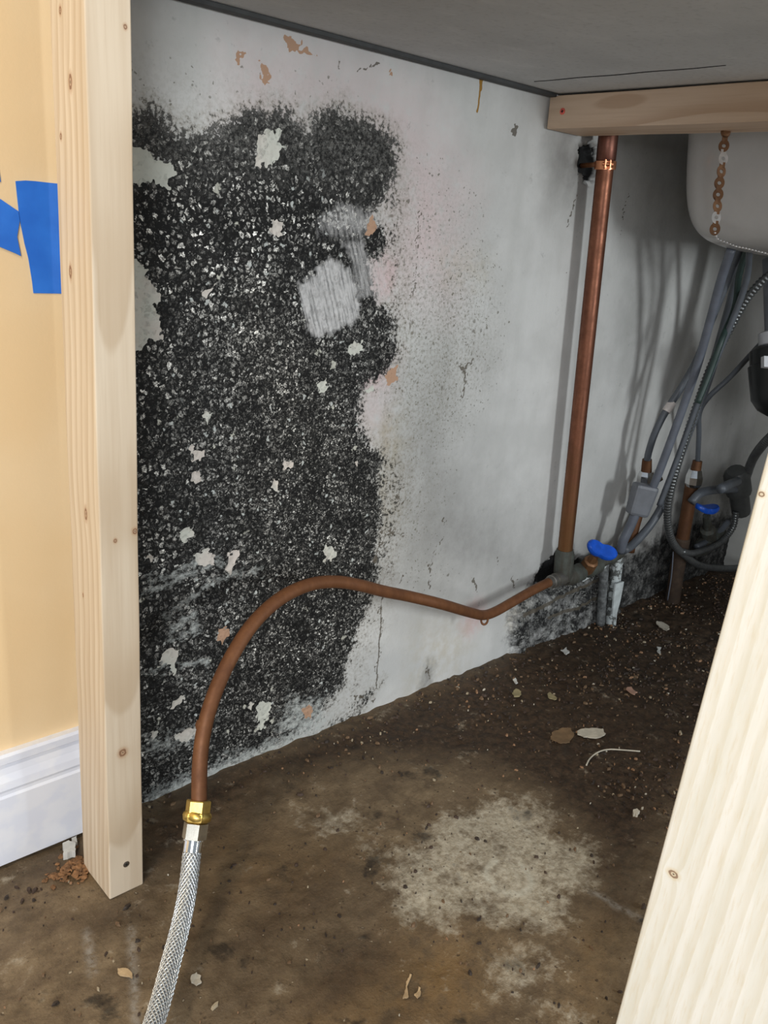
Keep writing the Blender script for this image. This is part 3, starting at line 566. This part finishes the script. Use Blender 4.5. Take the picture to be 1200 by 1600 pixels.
# bent copper tube from the elbow to the hose
bp = [W(876, 903, -0.040), W(862, 908, -0.042), W(835, 921, -0.045), W(800, 941, -0.048), W(775, 955, -0.052), W(757, 961, -0.056), W(738, 958, -0.064), W(690, 944, -0.080), D(640, 932, 1.165), D(600, 924, 1.118), D(560, 914, 1.075), D(525, 909, 1.045), D(490, 912, 1.015), D(455, 925, 0.985), D(425, 945, 0.96), D(395, 975, 0.935), D(368, 1015, 0.912), D(345, 1060, 0.893), D(328, 1105, 0.878), D(317, 1150, 0.868), D(312, 1200, 0.860), D(311, 1262, 0.852)]
bt = thing('bent_copper_tube', 'brown bent copper tube arching in front of the black mould', 'tube', (bp[-1][0], bp[-1][1], 0.06))
tube('tube_run', bp, 0.0078, copd, bt, seg=20, step=0.005)
lathe('compression_nut', W(878, 903, -0.040), W(857, 911, -0.0425), [(0, .0125), (.5, .0125), (.5, .0105), (.62, .0105), (.64, .0118), (.8, .0118), (.82, .010), (1, .0095)], plain('grey_nut', (0.20, 0.19, 0.17), 0.4, 0.7), bt)
th = np.linspace(0, 2*np.pi, 22); rc = W(757, 968, -0.058); rr = np.array([rc+np.array([0.6, -0.6, 0])*math.cos(a)*0.006+np.array([0, 0, 1])*math.sin(a)*0.0085 for a in th])
v, f = tube_data(rr, 0.0017, 8, False); link('wire_ring', pyd('wire_ring', v, f), copd, bt)
k1, k2 = D(320, 1126, 0.874), D(318, 1140, 0.8715); lathe('joint_collar', k1, k2, [(0, .0079), (.4, .0088), (.6, .0088), (1, .0079)], copd, bt)

# braided hose with brass and steel ends
ha, hb, hc, hd_ = D(311, 1250, .853), D(307, 1284, .849), D(303, 1312, .846), D(300, 1332, .842)
hose = thing('braided_hose', 'silver braided hose with brass nut below the brown copper tube', 'hose', G(292, 1345))
lathe('brass_nut', ha, hb, [(0, .0112), (.05, .0122), (.55, .0122), (.58, .0135), (.72, .0145), (.95, .0135), (1, .012)], brass, hose, 6, True)
lathe('brass_collar', D(310, 1268, .851), D(307, 1283, .849), [(0, .0115), (.3, .0138), (.7, .0138), (1, .0115)], brass, hose)
lathe('steel_nut', hb, hc, [(0, .010), (.06, .0122), (.94, .0122), (1, .010)], nickel, hose, 6, True)
lathe('steel_sleeve', hc, hd_, [(0, .0105), (.12, .0105), (.14, .0092), (1, .0090)], chrome, hose)
hp = spline([hd_, D(296, 1370, .832), D(290, 1410, .818), D(280, 1455, .798), D(268, 1500, .774), D(255, 1550, .746), D(240, 1600, .716), D(222, 1650, .685), D(195, 1720, .64)], 16)
hp = np.vstack([hp, spline([hp[-1], hp[-1]+np.array([-.02, -.03, -.02]), hp[-1]+np.array([-.05, -.07, -.07])], 6)[1:]])
hp, _ = resample(hp, 0.0022); v, f = tube_data(hp, 0.0082, 20); link('hose_core', pyd('hose_core', v, f), plain('hose_core_grey', (0.20, 0.21, 0.22), 0.5, 0.5), hose)
T, N, Bn = frames(hp); _, ts = hp, np.arange(len(hp))*0.0022; parts = []
for dr in (-1, 1):
    for k_ in range(15):
        an = dr*ts/0.0125+2*np.pi*k_/15; wv = 0.0085+0.00035*np.cos(15*an*1.0+dr*np.pi/2)
        q = hp+wv[:, None]*(np.cos(an)[:, None]*N+np.sin(an)[:, None]*Bn); parts.append(tube_data(q, 0.00062, 5))
v, f = merge(parts); bm2 = plain('braid_steel', (0.72, 0.75, 0.77), 0.28, 0.85, 0.12, 400); link('braid', pyd('braid', v, f), bm2, hose)

# ------------------------------------------------------------------ sink
por = plain('white_porcelain', (0.50, 0.49, 0.48), 0.22, 0, 0.04, 20)
sk = thing('sink_basin', 'underside of a white sink basin behind the crossbeam', 'sink', (1.44, -0.36, 0.69))
v = []; seg = 64; levels = [(H, 1.0), (0.84, 0.985), (0.79, 0.96), (0.755, 0.93), (0.728, 0.88), (0.710, 0.80), (0.700, 0.68), (0.694, 0.5), (0.691, 0.25), (0.690, 0.08)]
_l = spline([(a_, b_, 0) for a_, b_ in levels], 4); levels = [(q[0], q[1]) for q in _l]
for z, s in levels:
    for a in np.linspace(0, 2*np.pi, seg, endpoint=False):
        ca, sa = math.cos(a), math.sin(a); e = 0.5
        v.append((1.44+0.26*s*math.copysign(abs(ca)**e, ca), -0.28+0.205*s*math.copysign(abs(sa)**e, sa), z))
f = [(i*seg+j, (i+1)*seg+j, (i+1)*seg+(j+1) % seg, i*seg+(j+1) % seg) for i in range(len(levels)-1) for j in range(seg)]+[tuple((len(levels)-1)*seg+j for j in range(seg))[::-1]]
link('bowl', pyd('bowl', v, f), por, sk)
# drain tail and black trap body
tc = D(1196, 520, 1.40); tc2 = np.array([1.43, tc[1], 0]);
trap = thing('drain_trap', 'black drain fitting with white nut under the sink at right edge', 'drain', D(1222, 640, 1.45))
lathe('tailpiece', D(1211, 404, 1.45), D(1215, 525, 1.45), [(0, .020), (1, .020)], greyb, trap)
lathe('slip_nut', D(1215, 518, 1.45), D(1216, 540, 1.45), [(0, .028), (.1, .031), (.9, .031), (1, .028)], whitep, trap, 20)
lathe('trap_body', D(1216, 540, 1.45), D(1224, 648, 1.45), [(0, .038), (.05, .046), (.25, .047), (.27, .050), (.75, .049), (.9, .040), (1, .025)], blackp, trap, 32)
q = [D(a, b, 1.395) for a, b in ((1194, 556), (1208, 557), (1208, 574), (1194, 573))]; tag(hexa('sticker', [*[c+_F*0.012 for c in q], *q], whitep, trap), 'small white sticker', None)

# ------------------------------------------------------------------ hoses and valves in the far corner
def corr(t, r=0.006, a=0.0009, p=0.006): return r+a*np.sin(t*2*np.pi/p)
def YZ(l): return [W(a, b, y) for a, b, y in l]
hgA = thing('supply_hose', 'grey supply hose with a white tag, left of the hoses under the sink', 'hose', YZ([(1010, 720, -.05)])[0], 'hoses hanging under the sink')
tube('hose_run', YZ([(1158, 385, -.15), (1140, 430, -.13), (1112, 500, -.11), (1092, 555, -.10), (1068, 600, -.09), (1042, 640, -.075), (1024, 675, -.065), (1014, 705, -.055), (1011, 722, -.05)]), 0.0062, greyt, hgA)
lathe('hose_tag', W(1051, 628, -.080), W(1041, 643, -.076), [(0, .0075), (1, .0075)], plain('white_tag', (0.6, 0.55, 0.52), 0.6), hgA)
lathe('brown_ferrule', W(1011, 718, -.05), W(1010, 737, -.05), [(0, .0085), (1, .0095)], copo, hgA)
lathe('chrome_nut', W(1010, 736, -.05), W(1007, 757, -.05), [(0, .012), (.3, .015), (.8, .015), (1, .012)], chrome, hgA, 8, True)
hgB = thing('drain_hose', 'light grey hose running from the sink into the grey plastic connector', 'hose', W(1012, 775, -.075), 'hoses hanging under the sink')
tube('hose_run', YZ([(1143, 388, -.17), (1126, 440, -.15), (1110, 500, -.135), (1090, 570, -.12), (1066, 640, -.105), (1046, 695, -.095), (1027, 745, -.085), (1014, 775, -.075)]), 0.0072, greyl, hgB)
hgF = tag(tube('air_hose', YZ([(1162, 385, -.13), (1150, 440, -.115), (1134, 500, -.10), (1108, 590, -.085), (1082, 660, -.075), (1062, 715, -.07), (1044, 770, -.065), (1020, 815, -.055), (990, 850, -.05), (975, 860, -.05)]), 0.0075, greyt), 'thick dark grey hose curving down to the pipes behind the grey connector', 'hose', 'hoses hanging under the sink')
tag(tube('green_hose', YZ([(1168, 385, -.16), (1155, 430, -.15), (1148, 480, -.14), (1128, 530, -.15), (1110, 580, -.145), (1090, 630, -.14)]), 0.005, darkt), 'dark green hose second from the right under the sink', 'hose', 'hoses hanging under the sink')
flex = plain('flex_metal', (0.12, 0.125, 0.125), 0.35, 0.6, 0.15, 90)
cpts = YZ([(1215, 420, -.20), (1190, 440, -.18), (1165, 470, -.16), (1140, 515, -.14), (1112, 570, -.12), (1090, 630, -.11), (1070, 690, -.10), (1052, 750, -.09), (1043, 800, -.08), (1050, 845, -.075), (1075, 872, -.07), (1100, 885, -.07), (1145, 888, -.08), (1200, 882, -.09)])
pp = spline(cpts, 16); pp, tt = resample(pp, 0.0013); v, f = tube_data(pp, corr(tt, .0066, .0008, .0065), 12)
tag(link('corrugated_hose', pyd('corrugated_hose', v, f), flex), 'long ribbed metal hose looping low behind the near post', 'hose', 'hoses hanging under the sink')
hD = thing('thin_supply_hose', 'thin dark hose bending down to the chrome nut on brown pipe', 'hose', W(1086, 730, -.05), 'hoses hanging under the sink')
tube('hose_run', YZ([(1205, 520, -.16), (1175, 552, -.13), (1140, 590, -.10), (1108, 620, -.075), (1093, 645, -.06), (1092, 680, -.055), (1090, 722, -.05)]), 0.0048, greyt, hD)
lathe('brown_ferrule', W(1090, 720, -.05), W(1087, 735, -.05), [(0, .009), (1, .010)], copo, hD)
lathe('chrome_nut', W(1087, 733, -.05), W(1083, 760, -.05), [(0, .013), (.4, .017), (.8, .017), (1, .013)], chrome, hD, 8, True)
tag(tube('return_hose', YZ([(1172, 385, -.19), (1163, 450, -.17), (1120, 560, -.14), (1092, 625, -.12), (1060, 712, -.105), (1030, 790, -.09)]), 0.005, greyt), 'slim grey hose lying over the ribbed hose under the sink', 'hose', 'hoses hanging under the sink')

# grey connector
gb = thing('grey_connector', 'grey plastic connector block in front of the chrome nut', 'connector', W(1002, 803, -.07))
a, b = W(1010, 757, -.07), W(994, 805, -.065); ax_ = (b-a)/np.linalg.norm(b-a)
u = np.array([0.82, -0.57, 0]); u = u-ax_*(u@ax_); u /= np.linalg.norm(u); w_ = np.cross(ax_, u)
hexa('connector_body', [b-u*.019-w_*.013, b+u*.019-w_*.013, b+u*.019+w_*.013, b-u*.019+w_*.013, a-u*.022-w_*.014, a+u*.022-w_*.014, a+u*.022+w_*.014, a-u*.022+w_*.014], greyb, gb, 0.006)
tube('lower_nozzle', YZ([(994, 800, -.065), (985, 822, -.06), (974, 845, -.055), (970, 862, -.05)]), 0.0085, greyl, gb)
# chrome stop beside connector
st = thing('chrome_stop_valve', 'small chrome stop valve partly behind the grey connector', 'valve', W(1020, 765, -.045))
lathe('valve_body', W(1008, 752, -.045), W(1004, 790, -.045), [(0, .009), (.2, .012), (.8, .012), (1, .009)], chrome, st)
lathe('valve_knob', W(1014, 752, -.045), W(1030, 742, -.055), [(0, .006), (.5, .006), (.55, .012), (1, .012)], chrome, st, 10)

# copper stub behind connector, stub behind right valve
tag(tube('copper_stub', YZ([(1000, 795, -.035), (990, 830, -.035), (984, 862, -.035)]), 0.009, copo), 'orange copper stub pipe behind the grey connector', 'pipe', None)
sb = thing('brown_riser', 'brown copper riser under the chrome nut at far right', 'pipe', W(1048, 945, -.04))
tube('riser_upper', YZ([(1081, 757, -.045), (1074, 800, -.045), (1066, 845, -.045)]), 0.013, copo, sb, seg=20)
tube('riser_lower', YZ([(1067, 840, -.045), (1058, 890, -.043), (1050, 942, -.04)]), 0.015, plain('rotten_brown', (0.05, 0.03, 0.018), 0.8, 0, 0.3), sb, seg=20)
tag(tube('thin_wire', YZ([(1052, 862, -.06), (1049, 900, -.06), (1043, 938, -.055)]), 0.0012, greyl), 'thin pale wire beside the brown riser', 'wire')

def wing(name, c, ax, across, L, parent, mat):   # two-lobed valve handle with a raised hub
    c = np.array(c, float); ax = np.array(ax, float); ax /= np.linalg.norm(ax); ac = np.array(across, float); ac -= ax*(ac@ax); ac /= np.linalg.norm(ac); th_ = np.cross(ax, ac)
    v = []; seg = 40
    for lvl, (h, s) in enumerate(((0, .9), (.003, 1), (.008, 1), (.011, .88))):
        for a in np.linspace(0, 2*np.pi, seg, endpoint=False):
            r = L*(0.50+0.50*abs(math.cos(a))**1.5)*s; v.append(c+ac*r*math.cos(a)+th_*r*0.85*math.sin(a)+ax*(h+0.006*abs(math.cos(a))**3))
    f = [(i*seg+j, i*seg+(j+1) % seg, (i+1)*seg+(j+1) % seg, (i+1)*seg+j) for i in range(3) for j in range(seg)]+[tuple(range(seg))[::-1], tuple(3*seg+j for j in range(seg))]
    o = link(name, pyd(name, v, f), mat, parent); o.modifiers.new('edge', 'EDGE_SPLIT').split_angle = 0.8
    return o
vb = thing('shutoff_valve', 'corroded shutoff valve with blue wing handle beside the tall copper pipe', 'valve', W(905, 900, -.04))
lathe('valve_body', W(882, 905, -.038), W(935, 880, -.038), [(0, .012), (.2, .016), (.45, .016), (.5, .013), (.6, .0125), (.65, .017), (.95, .017), (1, .012)], verd, vb)
lathe('stem_nut', W(915, 890, -.04), W(930, 868, -.062), [(0, .013), (.6, .013), (.65, .009), (1, .006)], plain('brown_nut', (0.22, 0.11, 0.05), 0.5, 0.5), vb, 8)
lathe('outlet', W(930, 884, -.038), W(968, 862, -.04), [(0, .010), (.5, .010), (.55, .013), (1, .012)], verd, vb)
wing('handle', W(936, 862, -.066), (-0.35, -0.75, 0.75), (0.75, -0.3, -0.55), 0.028, vb, blue)['label'] = 'blue wing handle'
vc = thing('shutoff_valve', 'dark shutoff valve with blue handle near the far corner behind near post', 'valve', W(1105, 850, -.05))
lathe('valve_body', W(1088, 862, -.05), W(1128, 832, -.05), [(0, .012), (.2, .018), (.8, .018), (1, .012)], verd, vc)
lathe('stem', W(1108, 848, -.05), W(1104, 806, -.06), [(0, .016), (.5, .016), (.55, .009), (1, .008)], verd, vc, 10)
wing('handle', W(1102, 800, -.062), (0.05, -0.1, 1), (0.9, -0.4, 0), 0.028, vc, blue)['label'] = 'blue wing handle'
vd = thing('grey_junction', 'dark grey junction fitting with side hoses in the far corner', 'fitting', W(1152, 790, -.07))
lathe('junction_body', W(1150, 735, -.07), W(1158, 800, -.07), [(0, .018), (.1, .026), (.5, .026), (.55, .020), (1, .019)], plain('dark_grey_plastic', (0.05, 0.052, 0.05), .5), vd, 12)
tube('side_arm', YZ([(1150, 764, -.075), (1120, 765, -.075), (1095, 770, -.07), (1080, 785, -.065)]), 0.0085, greyt, vd)
tube('front_arm', YZ([(1152, 752, -.09), (1140, 757, -.11), (1126, 764, -.12)]), 0.009, greyt, vd)
tag(tube('braided_loop', YZ([(1215, 672, -.16), (1192, 695, -.13), (1176, 718, -.10), (1166, 745, -.08)]), 0.0085, flex, rf=lambda t: corr(t, .0085, .0007, .005), step=.0012), 'ribbed hose bending into the grey junction at far right', 'hose', 'hoses in the far corner')
tag(tube('ribbed_branch', YZ([(1150, 800, -.075), (1145, 825, -.075), (1122, 850, -.075), (1085, 864, -.075), (1066, 862, -.075)]), 0.006, flex, rf=lambda t: corr(t, .006, .0007, .006), step=.0012), 'short ribbed hose curving below the dark junction fitting', 'hose', 'hoses in the far corner')
tag(tube('low_hose', YZ([(1138, 815, -.055), (1115, 840, -.055), (1088, 855, -.055)]), 0.0065, greyt), 'short smooth grey hose above the ribbed one in the far corner', 'hose', 'hoses in the far corner')

# painted stub and rotten plaster at the foot of the wall
pw = Mat('peeling_white_paint', 0.7); n = pw.noise(70, 5, .7); pw.color(pw.mix(n.st(.46, .54), (0.10, 0.105, 0.10), (0.50, 0.54, 0.54)))
tag(tube('waste_pipe', YZ([(966, 868, -.03), (962, 900, -.03), (957, 945, -.03), (953, 985, -.028)]), 0.0105, pw.m, seg=16), 'stub pipe flaking white paint at the foot of the rotten wall', 'pipe')
tag(tube('rotten_upright', YZ([(945, 878, -.026), (942, 920, -.026), (938, 975, -.024)]), 0.0085, plain('mouldy_grey', (0.12, 0.125, 0.125), .8, 0, .5, 120), seg=12), 'grimy grey pipe left of the white flaking stub pipe', 'pipe')
def chip3(name, pts, thick, mat, label=None, cat='chip', group=None, up=(0, 0, 1), bend=0.0):
    P_ = np.array(pts, float); up = np.array(up, float); n_ = len(P_); c = P_.mean(0)
    d = np.linalg.norm(P_-c, axis=1); lift = bend*(d/d.max())**2
    v = [c+up*0]+list(P_+up[None]*lift[:, None])+[c+up*thick]+list(P_+up[None]*(thick+lift)[:, None])
    f = [(0, 1+(i+1) % n_, 1+i) for i in range(n_)]+[(n_+1, n_+2+i, n_+2+(i+1) % n_) for i in range(n_)]+[(1+i, 1+(i+1) % n_, n_+2+(i+1) % n_, n_+2+i) for i in range(n_)]
    return tag(link(name, pyd(name, v, f), mat, smooth=False), label, cat, group)
chip3('plaster_flake', [W(a, b, -.032) for a, b in ((906, 903), (935, 882), (946, 880), (944, 886), (925, 898), (908, 908))], 0.004, plain('white_plaster', (0.50, 0.54, 0.53), .8), 'white plaster flake jutting below the blue valve handle', 'plaster', up=(0, -1, 0))
chip3('plaster_flake', [W(a, b, -.043) for a, b in ((960, 912), (973, 908), (968, 935), (962, 958), (955, 960), (957, 935))], 0.003, plain('white_plaster_b', (0.52, 0.56, 0.56), .8), 'long white flake hanging on the flaking stub pipe', 'plaster', up=(0, -1, 0))

# ------------------------------------------------------------------ perforated strap and fine chain
st0 = G(1134, 206, 0.8345); dep0 = (st0-CAM)@_F
rust = copper('rusty_strap', (0.17, 0.085, 0.04), (0.22, 0.11, 0.05), (0.08, 0.035, 0.018), 0.5, 0.45, 0.5)
strap = thing('perforated_strap', 'rusty perforated metal strap hanging from the crossbeam beside the sink', 'strap', st0)
pl = [D(a, b, dep0) for a, b in ((1134, 206), (1131, 228), (1130, 248), (1127, 268), (1124, 286), (1122, 304), (1121, 322), (1119, 340), (1117, 358))]
nf_ = -_F; gal = plain('galvanised', (0.55, 0.54, 0.53), 0.35, 0.7)
vs, fs, mi = [], [], []
for i, q in enumerate(pl):
    T_ = (pl[min(i+1, 8)]-pl[max(i-1, 0)]); T_ /= np.linalg.norm(T_); s_ = np.cross(nf_, T_); s_ /= np.linalg.norm(s_); nn = np.cross(T_, s_)
    k0 = len(vs); sg = 20; tw = 0.25*math.sin(i*1.7)
    for h in (-0.0006, 0.0006):
        for r in (0.0024, 0.0066):
            for a in np.linspace(0, 2*np.pi, sg, endpoint=False): vs.append(q+(T_*math.cos(a)*(1.2 if r > .005 else 1)+s_*math.sin(a)*(0.92 if r > .005 else 1))*r+nn*(h+tw*math.sin(a)*r))
    F_ = []
    for j in range(sg):
        j2 = (j+1) % sg; a, b, c, d = k0+j, k0+j2, k0+sg+j, k0+sg+j2; e, g, h, m_ = a+2*sg, b+2*sg, c+2*sg, d+2*sg
        F_ += [(a, b, d, c), (e, h, m_, g), (a, e, g, b), (c, d, m_, h)]
    fs += F_; mi += [1 if i in (2, 7) else 0]*len(F_)
    if i < 8:
        k0 = len(vs); q2 = pl[i+1]
        for h in (-.0006, .0006):
            for A0 in (q+(q2-q)*0.28, q2-(q2-q)*0.28):
                for sx in (-1, 1): vs.append(A0+s_*sx*0.0034+nn*h)
        F_ = [(k0, k0+1, k0+3, k0+2), (k0+4, k0+6, k0+7, k0+5), (k0, k0+2, k0+6, k0+4), (k0+1, k0+5, k0+7, k0+3)]; fs += F_; mi += [1 if i == 1 else 0]*4
me = pyd('strap_band', vs, fs); o = link('strap_band', me, [rust, gal], strap, smooth=False); me.polygons.foreach_set('material_index', mi)
lathe('strap_screw', pl[0]+np.array([0, 0, -.001])+_F*0.004, pl[0]-_F*0.003, [(0, .003), (.6, .003), (.65, .0058), (1, .004)], rust, strap)
chn = resample(spline([D(a, b, dep0) for a, b in ((1117, 364), (1122, 374), (1135, 379), (1150, 385), (1165, 388), (1185, 393), (1210, 399))], 12), 0.0040)[0]
parts = []
bmx = bmesh.new(); bmesh.ops.create_icosphere(bmx, subdivisions=1, radius=1); iv = np.array([v_.co[:] for v_ in bmx.verts]); if_ = [tuple(x.index for x in f_.verts) for f_ in bmx.faces]; bmx.free()
for i, q in enumerate(chn): parts.append((iv*np.array([0.0019, 0.0019, 0.0014])+q, if_))
parts.append(tube_data(chn, 0.0005, 5)); v, f = merge(parts)
tag(link('bead_chain', pyd('bead_chain', v, f), gal), 'fine silver bead chain under the sink, at the end of the rusty strap', 'chain')

# ------------------------------------------------------------------ debris
tanc = plain('tan_chip', (0.42, 0.30, 0.17), .7, 0, .2, 80); palec = plain('pale_chip', (0.48, 0.44, 0.36), .7, 0, .15, 80); whc = plain('white_chip', (0.55, 0.55, 0.52), .7, 0, .1, 80); brn = plain('brown_leaf', (0.16, 0.10, 0.05), .7, 0, .2, 80)
olive = plain('olive_chip', (0.26, 0.22, 0.12), .7, 0, .2, 80); pinkc = plain('pink_chip', (0.42, 0.25, 0.18), .7, 0, .2, 80)
def ragged(P_, seed):
    r_ = random.Random(seed)
    for lv in range(2):
        out = []
        for a, b in zip(P_, P_[1:]+P_[:1]):
            e = b-a; out += [a, a+e*r_.uniform(.35, .65)+np.array([-e[1], e[0], 0])*r_.uniform(-.16, .16)]
        P_ = out
    return P_
def gchip(name, px, mat, label, cat='chip', thick=0.0018, z=0.0025, bend=0.001): return chip3(name, ragged([G(a, b, z) for a, b in px], label), thick, mat, label, cat, 'loose bits on the floor', bend=bend)
gchip('wood_sliver', [(902, 1144), (925, 1139), (942, 1141), (946, 1148), (938, 1153), (912, 1153), (902, 1149)], palec, 'pale flat wood sliver on the dark floor near the right post', 'wood sliver')
gchip('dry_leaf', [(862, 1146), (878, 1139), (892, 1140), (897, 1150), (890, 1161), (876, 1163), (860, 1156)], brn, 'brown dry leaf left of the pale wood sliver', 'leaf')
gchip('wood_chip', [(184, 1516), (196, 1515), (207, 1526), (207, 1531), (198, 1527), (184, 1522)], tanc, 'tan wood chip on the floor left of the braided hose', 'wood chip')
gchip('paint_flake', [(299, 1527), (307, 1522), (314, 1527), (315, 1537), (307, 1542), (299, 1537)], palec, 'round pale flake on the floor right of the braided hose', 'flake')
gchip('plaster_lump', [(98, 1328), (108, 1323), (119, 1327), (118, 1340), (99, 1344)], whc, 'white plaster lump below the baseboard beside the pine post', 'plaster', 0.009, 0.002, 0)
gchip('plaster_crumb', [(112, 1316), (120, 1312), (121, 1322), (114, 1323)], whc, 'small plaster crumb tucked under the baseboard end', 'plaster', 0.006, 0.002, 0)
gchip('twig', [(634, 1545), (640, 1525), (643, 1526), (638, 1560), (629, 1562)], tanc, 'short tan splinter on the floor at bottom centre', 'splinter', 0.002)
gchip('splinter', [(647, 1556), (654, 1544), (657, 1546), (652, 1562)], tanc, 'stubby splinter right of the short tan splinter', 'splinter', 0.002)
gchip('paint_flake', [(876, 1017), (885, 1013), (890, 1020), (884, 1024)], whc, 'small white flake on dark floor below the rotten wall foot', 'flake')
gchip('paint_flake', [(1026, 972), (1036, 974), (1046, 984), (1042, 987), (1030, 980)], palec, 'long pale flake on the dark floor below the brown riser', 'flake')
gchip('paint_flake', [(1026, 1012), (1033, 1013), (1032, 1023), (1027, 1020)], whc, 'white flake lying nearer than the long pale one', 'flake')
gchip('leaf_bit', [(800, 1084), (806, 1078), (814, 1082), (812, 1089), (803, 1090)], olive, 'olive leaf bit on the floor, left one of two', 'leaf')
gchip('leaf_bit', [(855, 1086), (860, 1084), (870, 1092), (867, 1095), (858, 1092)], olive, 'olive leaf bit on the floor, right one of two', 'leaf')
gchip('brick_crumb', [(978, 1078), (986, 1075), (996, 1083), (992, 1087), (984, 1083)], pinkc, 'pinkish crumb on the dark floor above the pale wood sliver', 'crumb')
gchip('paint_flake', [(801, 1063), (805, 1061), (809, 1068), (806, 1070)], whc, 'thin white flake above the left olive leaf bit', 'flake')
gchip('stone', [(988, 1271), (994, 1268), (999, 1272), (996, 1277), (989, 1276)], palec, 'rounded pale stone beside the near post edge', 'stone', 0.005, 0.002, 0)
tag(tube('dry_stalk', [G(a, b, 0.005) for a, b in ((916, 1196), (921, 1186), (933, 1176), (950, 1171), (975, 1172), (1000, 1174))], 0.0011, palec, seg=6), 'thin curved dry stalk on the floor by the near post', 'stalk')

def pile(name, cen, n_, spread, mat, label, size=(.002, .006)):
    parts = []; r_ = random.Random(len(label))
    for _ in range(n_):
        x = r_.gauss(0, spread[0]); y = r_.gauss(0, spread[1]); s = r_.uniform(*size)
        v = iv*s*np.array([r_.uniform(.6, 1.4), r_.uniform(.6, 1.4), r_.uniform(.3, .7)])*(1+0.25*np.array([r_.uniform(-1, 1) for _ in iv]))[:, None]
        parts.append((v+np.array([cen[0]+x, cen[1]+y, max(0.002, 0.006-30*(x*x+y*y))]), if_))
    v, f = merge(parts); return tag(link(name, pyd(name, v, f), mat, smooth=False), label, 'crumbs', None, 'stuff')
pile('rust_crumbs', G(118, 1358), 160, (.014, .009), plain('rust_crumb', (0.19, 0.095, 0.04), .9, 0, .4, 150), 'heap of rusty brown crumbs at the foot of the pine post', (.0015, .004))
# scattered grit: one uncountable scatter over the floor
gv, gf, gc = [], [], []; r_ = random.Random(3); cols = [(0.34, 0.28, 0.19), (0.46, 0.42, 0.34), (0.14, 0.085, 0.045), (0.05, 0.03, 0.02), (0.27, 0.15, 0.08), (0.03, 0.02, 0.014)]; cnt = 0
while cnt < 4600:
    x = r_.uniform(0.1, 1.85); y = r_.uniform(-0.8, -0.004)
    far = (x > 0.9 and y > -0.5); nearw = math.exp(y/0.05)
    dens = (0.55 if far else 0.10)+0.6*nearw
    dens *= 0.25+1.5*max(0, mnoise.noise(Vector((x*9, y*9, 3.1)))+0.35)
    if x < 0.38 and y > -0.02: continue
    if r_.random() > dens: continue
    s = 0.0006+0.0018*r_.random()**3+(0.0005*r_.random() if far else 0); a0 = r_.uniform(0, 6.28); n_ = 5; k0 = len(gv); el = r_.uniform(1, 2.6); zt = 0.0035+0.001*r_.random()
    zz = 0.0015
    for lv, (zz_, sc_) in enumerate(((0.0005, 1.0), (0.002+s*0.7, 0.75))):
        for j in range(n_):
            a = a0+6.283*j/n_; rr_ = s*sc_*r_.uniform(.7, 1.2); lx, ly = rr_*el*math.cos(a-a0), rr_*math.sin(a-a0)
            gv.append((x+lx*math.cos(a0)-ly*math.sin(a0), y+lx*math.sin(a0)+ly*math.cos(a0), zz_))
    gf += [(k0+j, k0+(j+1) % n_, k0+n_+(j+1) % n_, k0+n_+j) for j in range(n_)]+[tuple(k0+n_+j for j in range(n_))]
    wts = [0.9, 0.35, 5, 8, 1.6, 8]; c = r_.choices(cols, wts)[0]; gc += [c]*(2*n_); cnt += 1
me = pyd('grit', gv, gf); at_ = me.attributes.new('tone', 'FLOAT_COLOR', 'POINT'); at_.data.foreach_set('color', np.array([(*c, 1) for c in gc], dtype=np.float32).ravel())
gm = Mat('grit_mix', 0.7); gm.color(gm.atc('tone'))
tag(link('floor_grit', me, gm.m, smooth=False, origin=(0, 0, 0)), 'scattered fine grit and crumbs over the brown floor', 'grit', None, 'stuff')
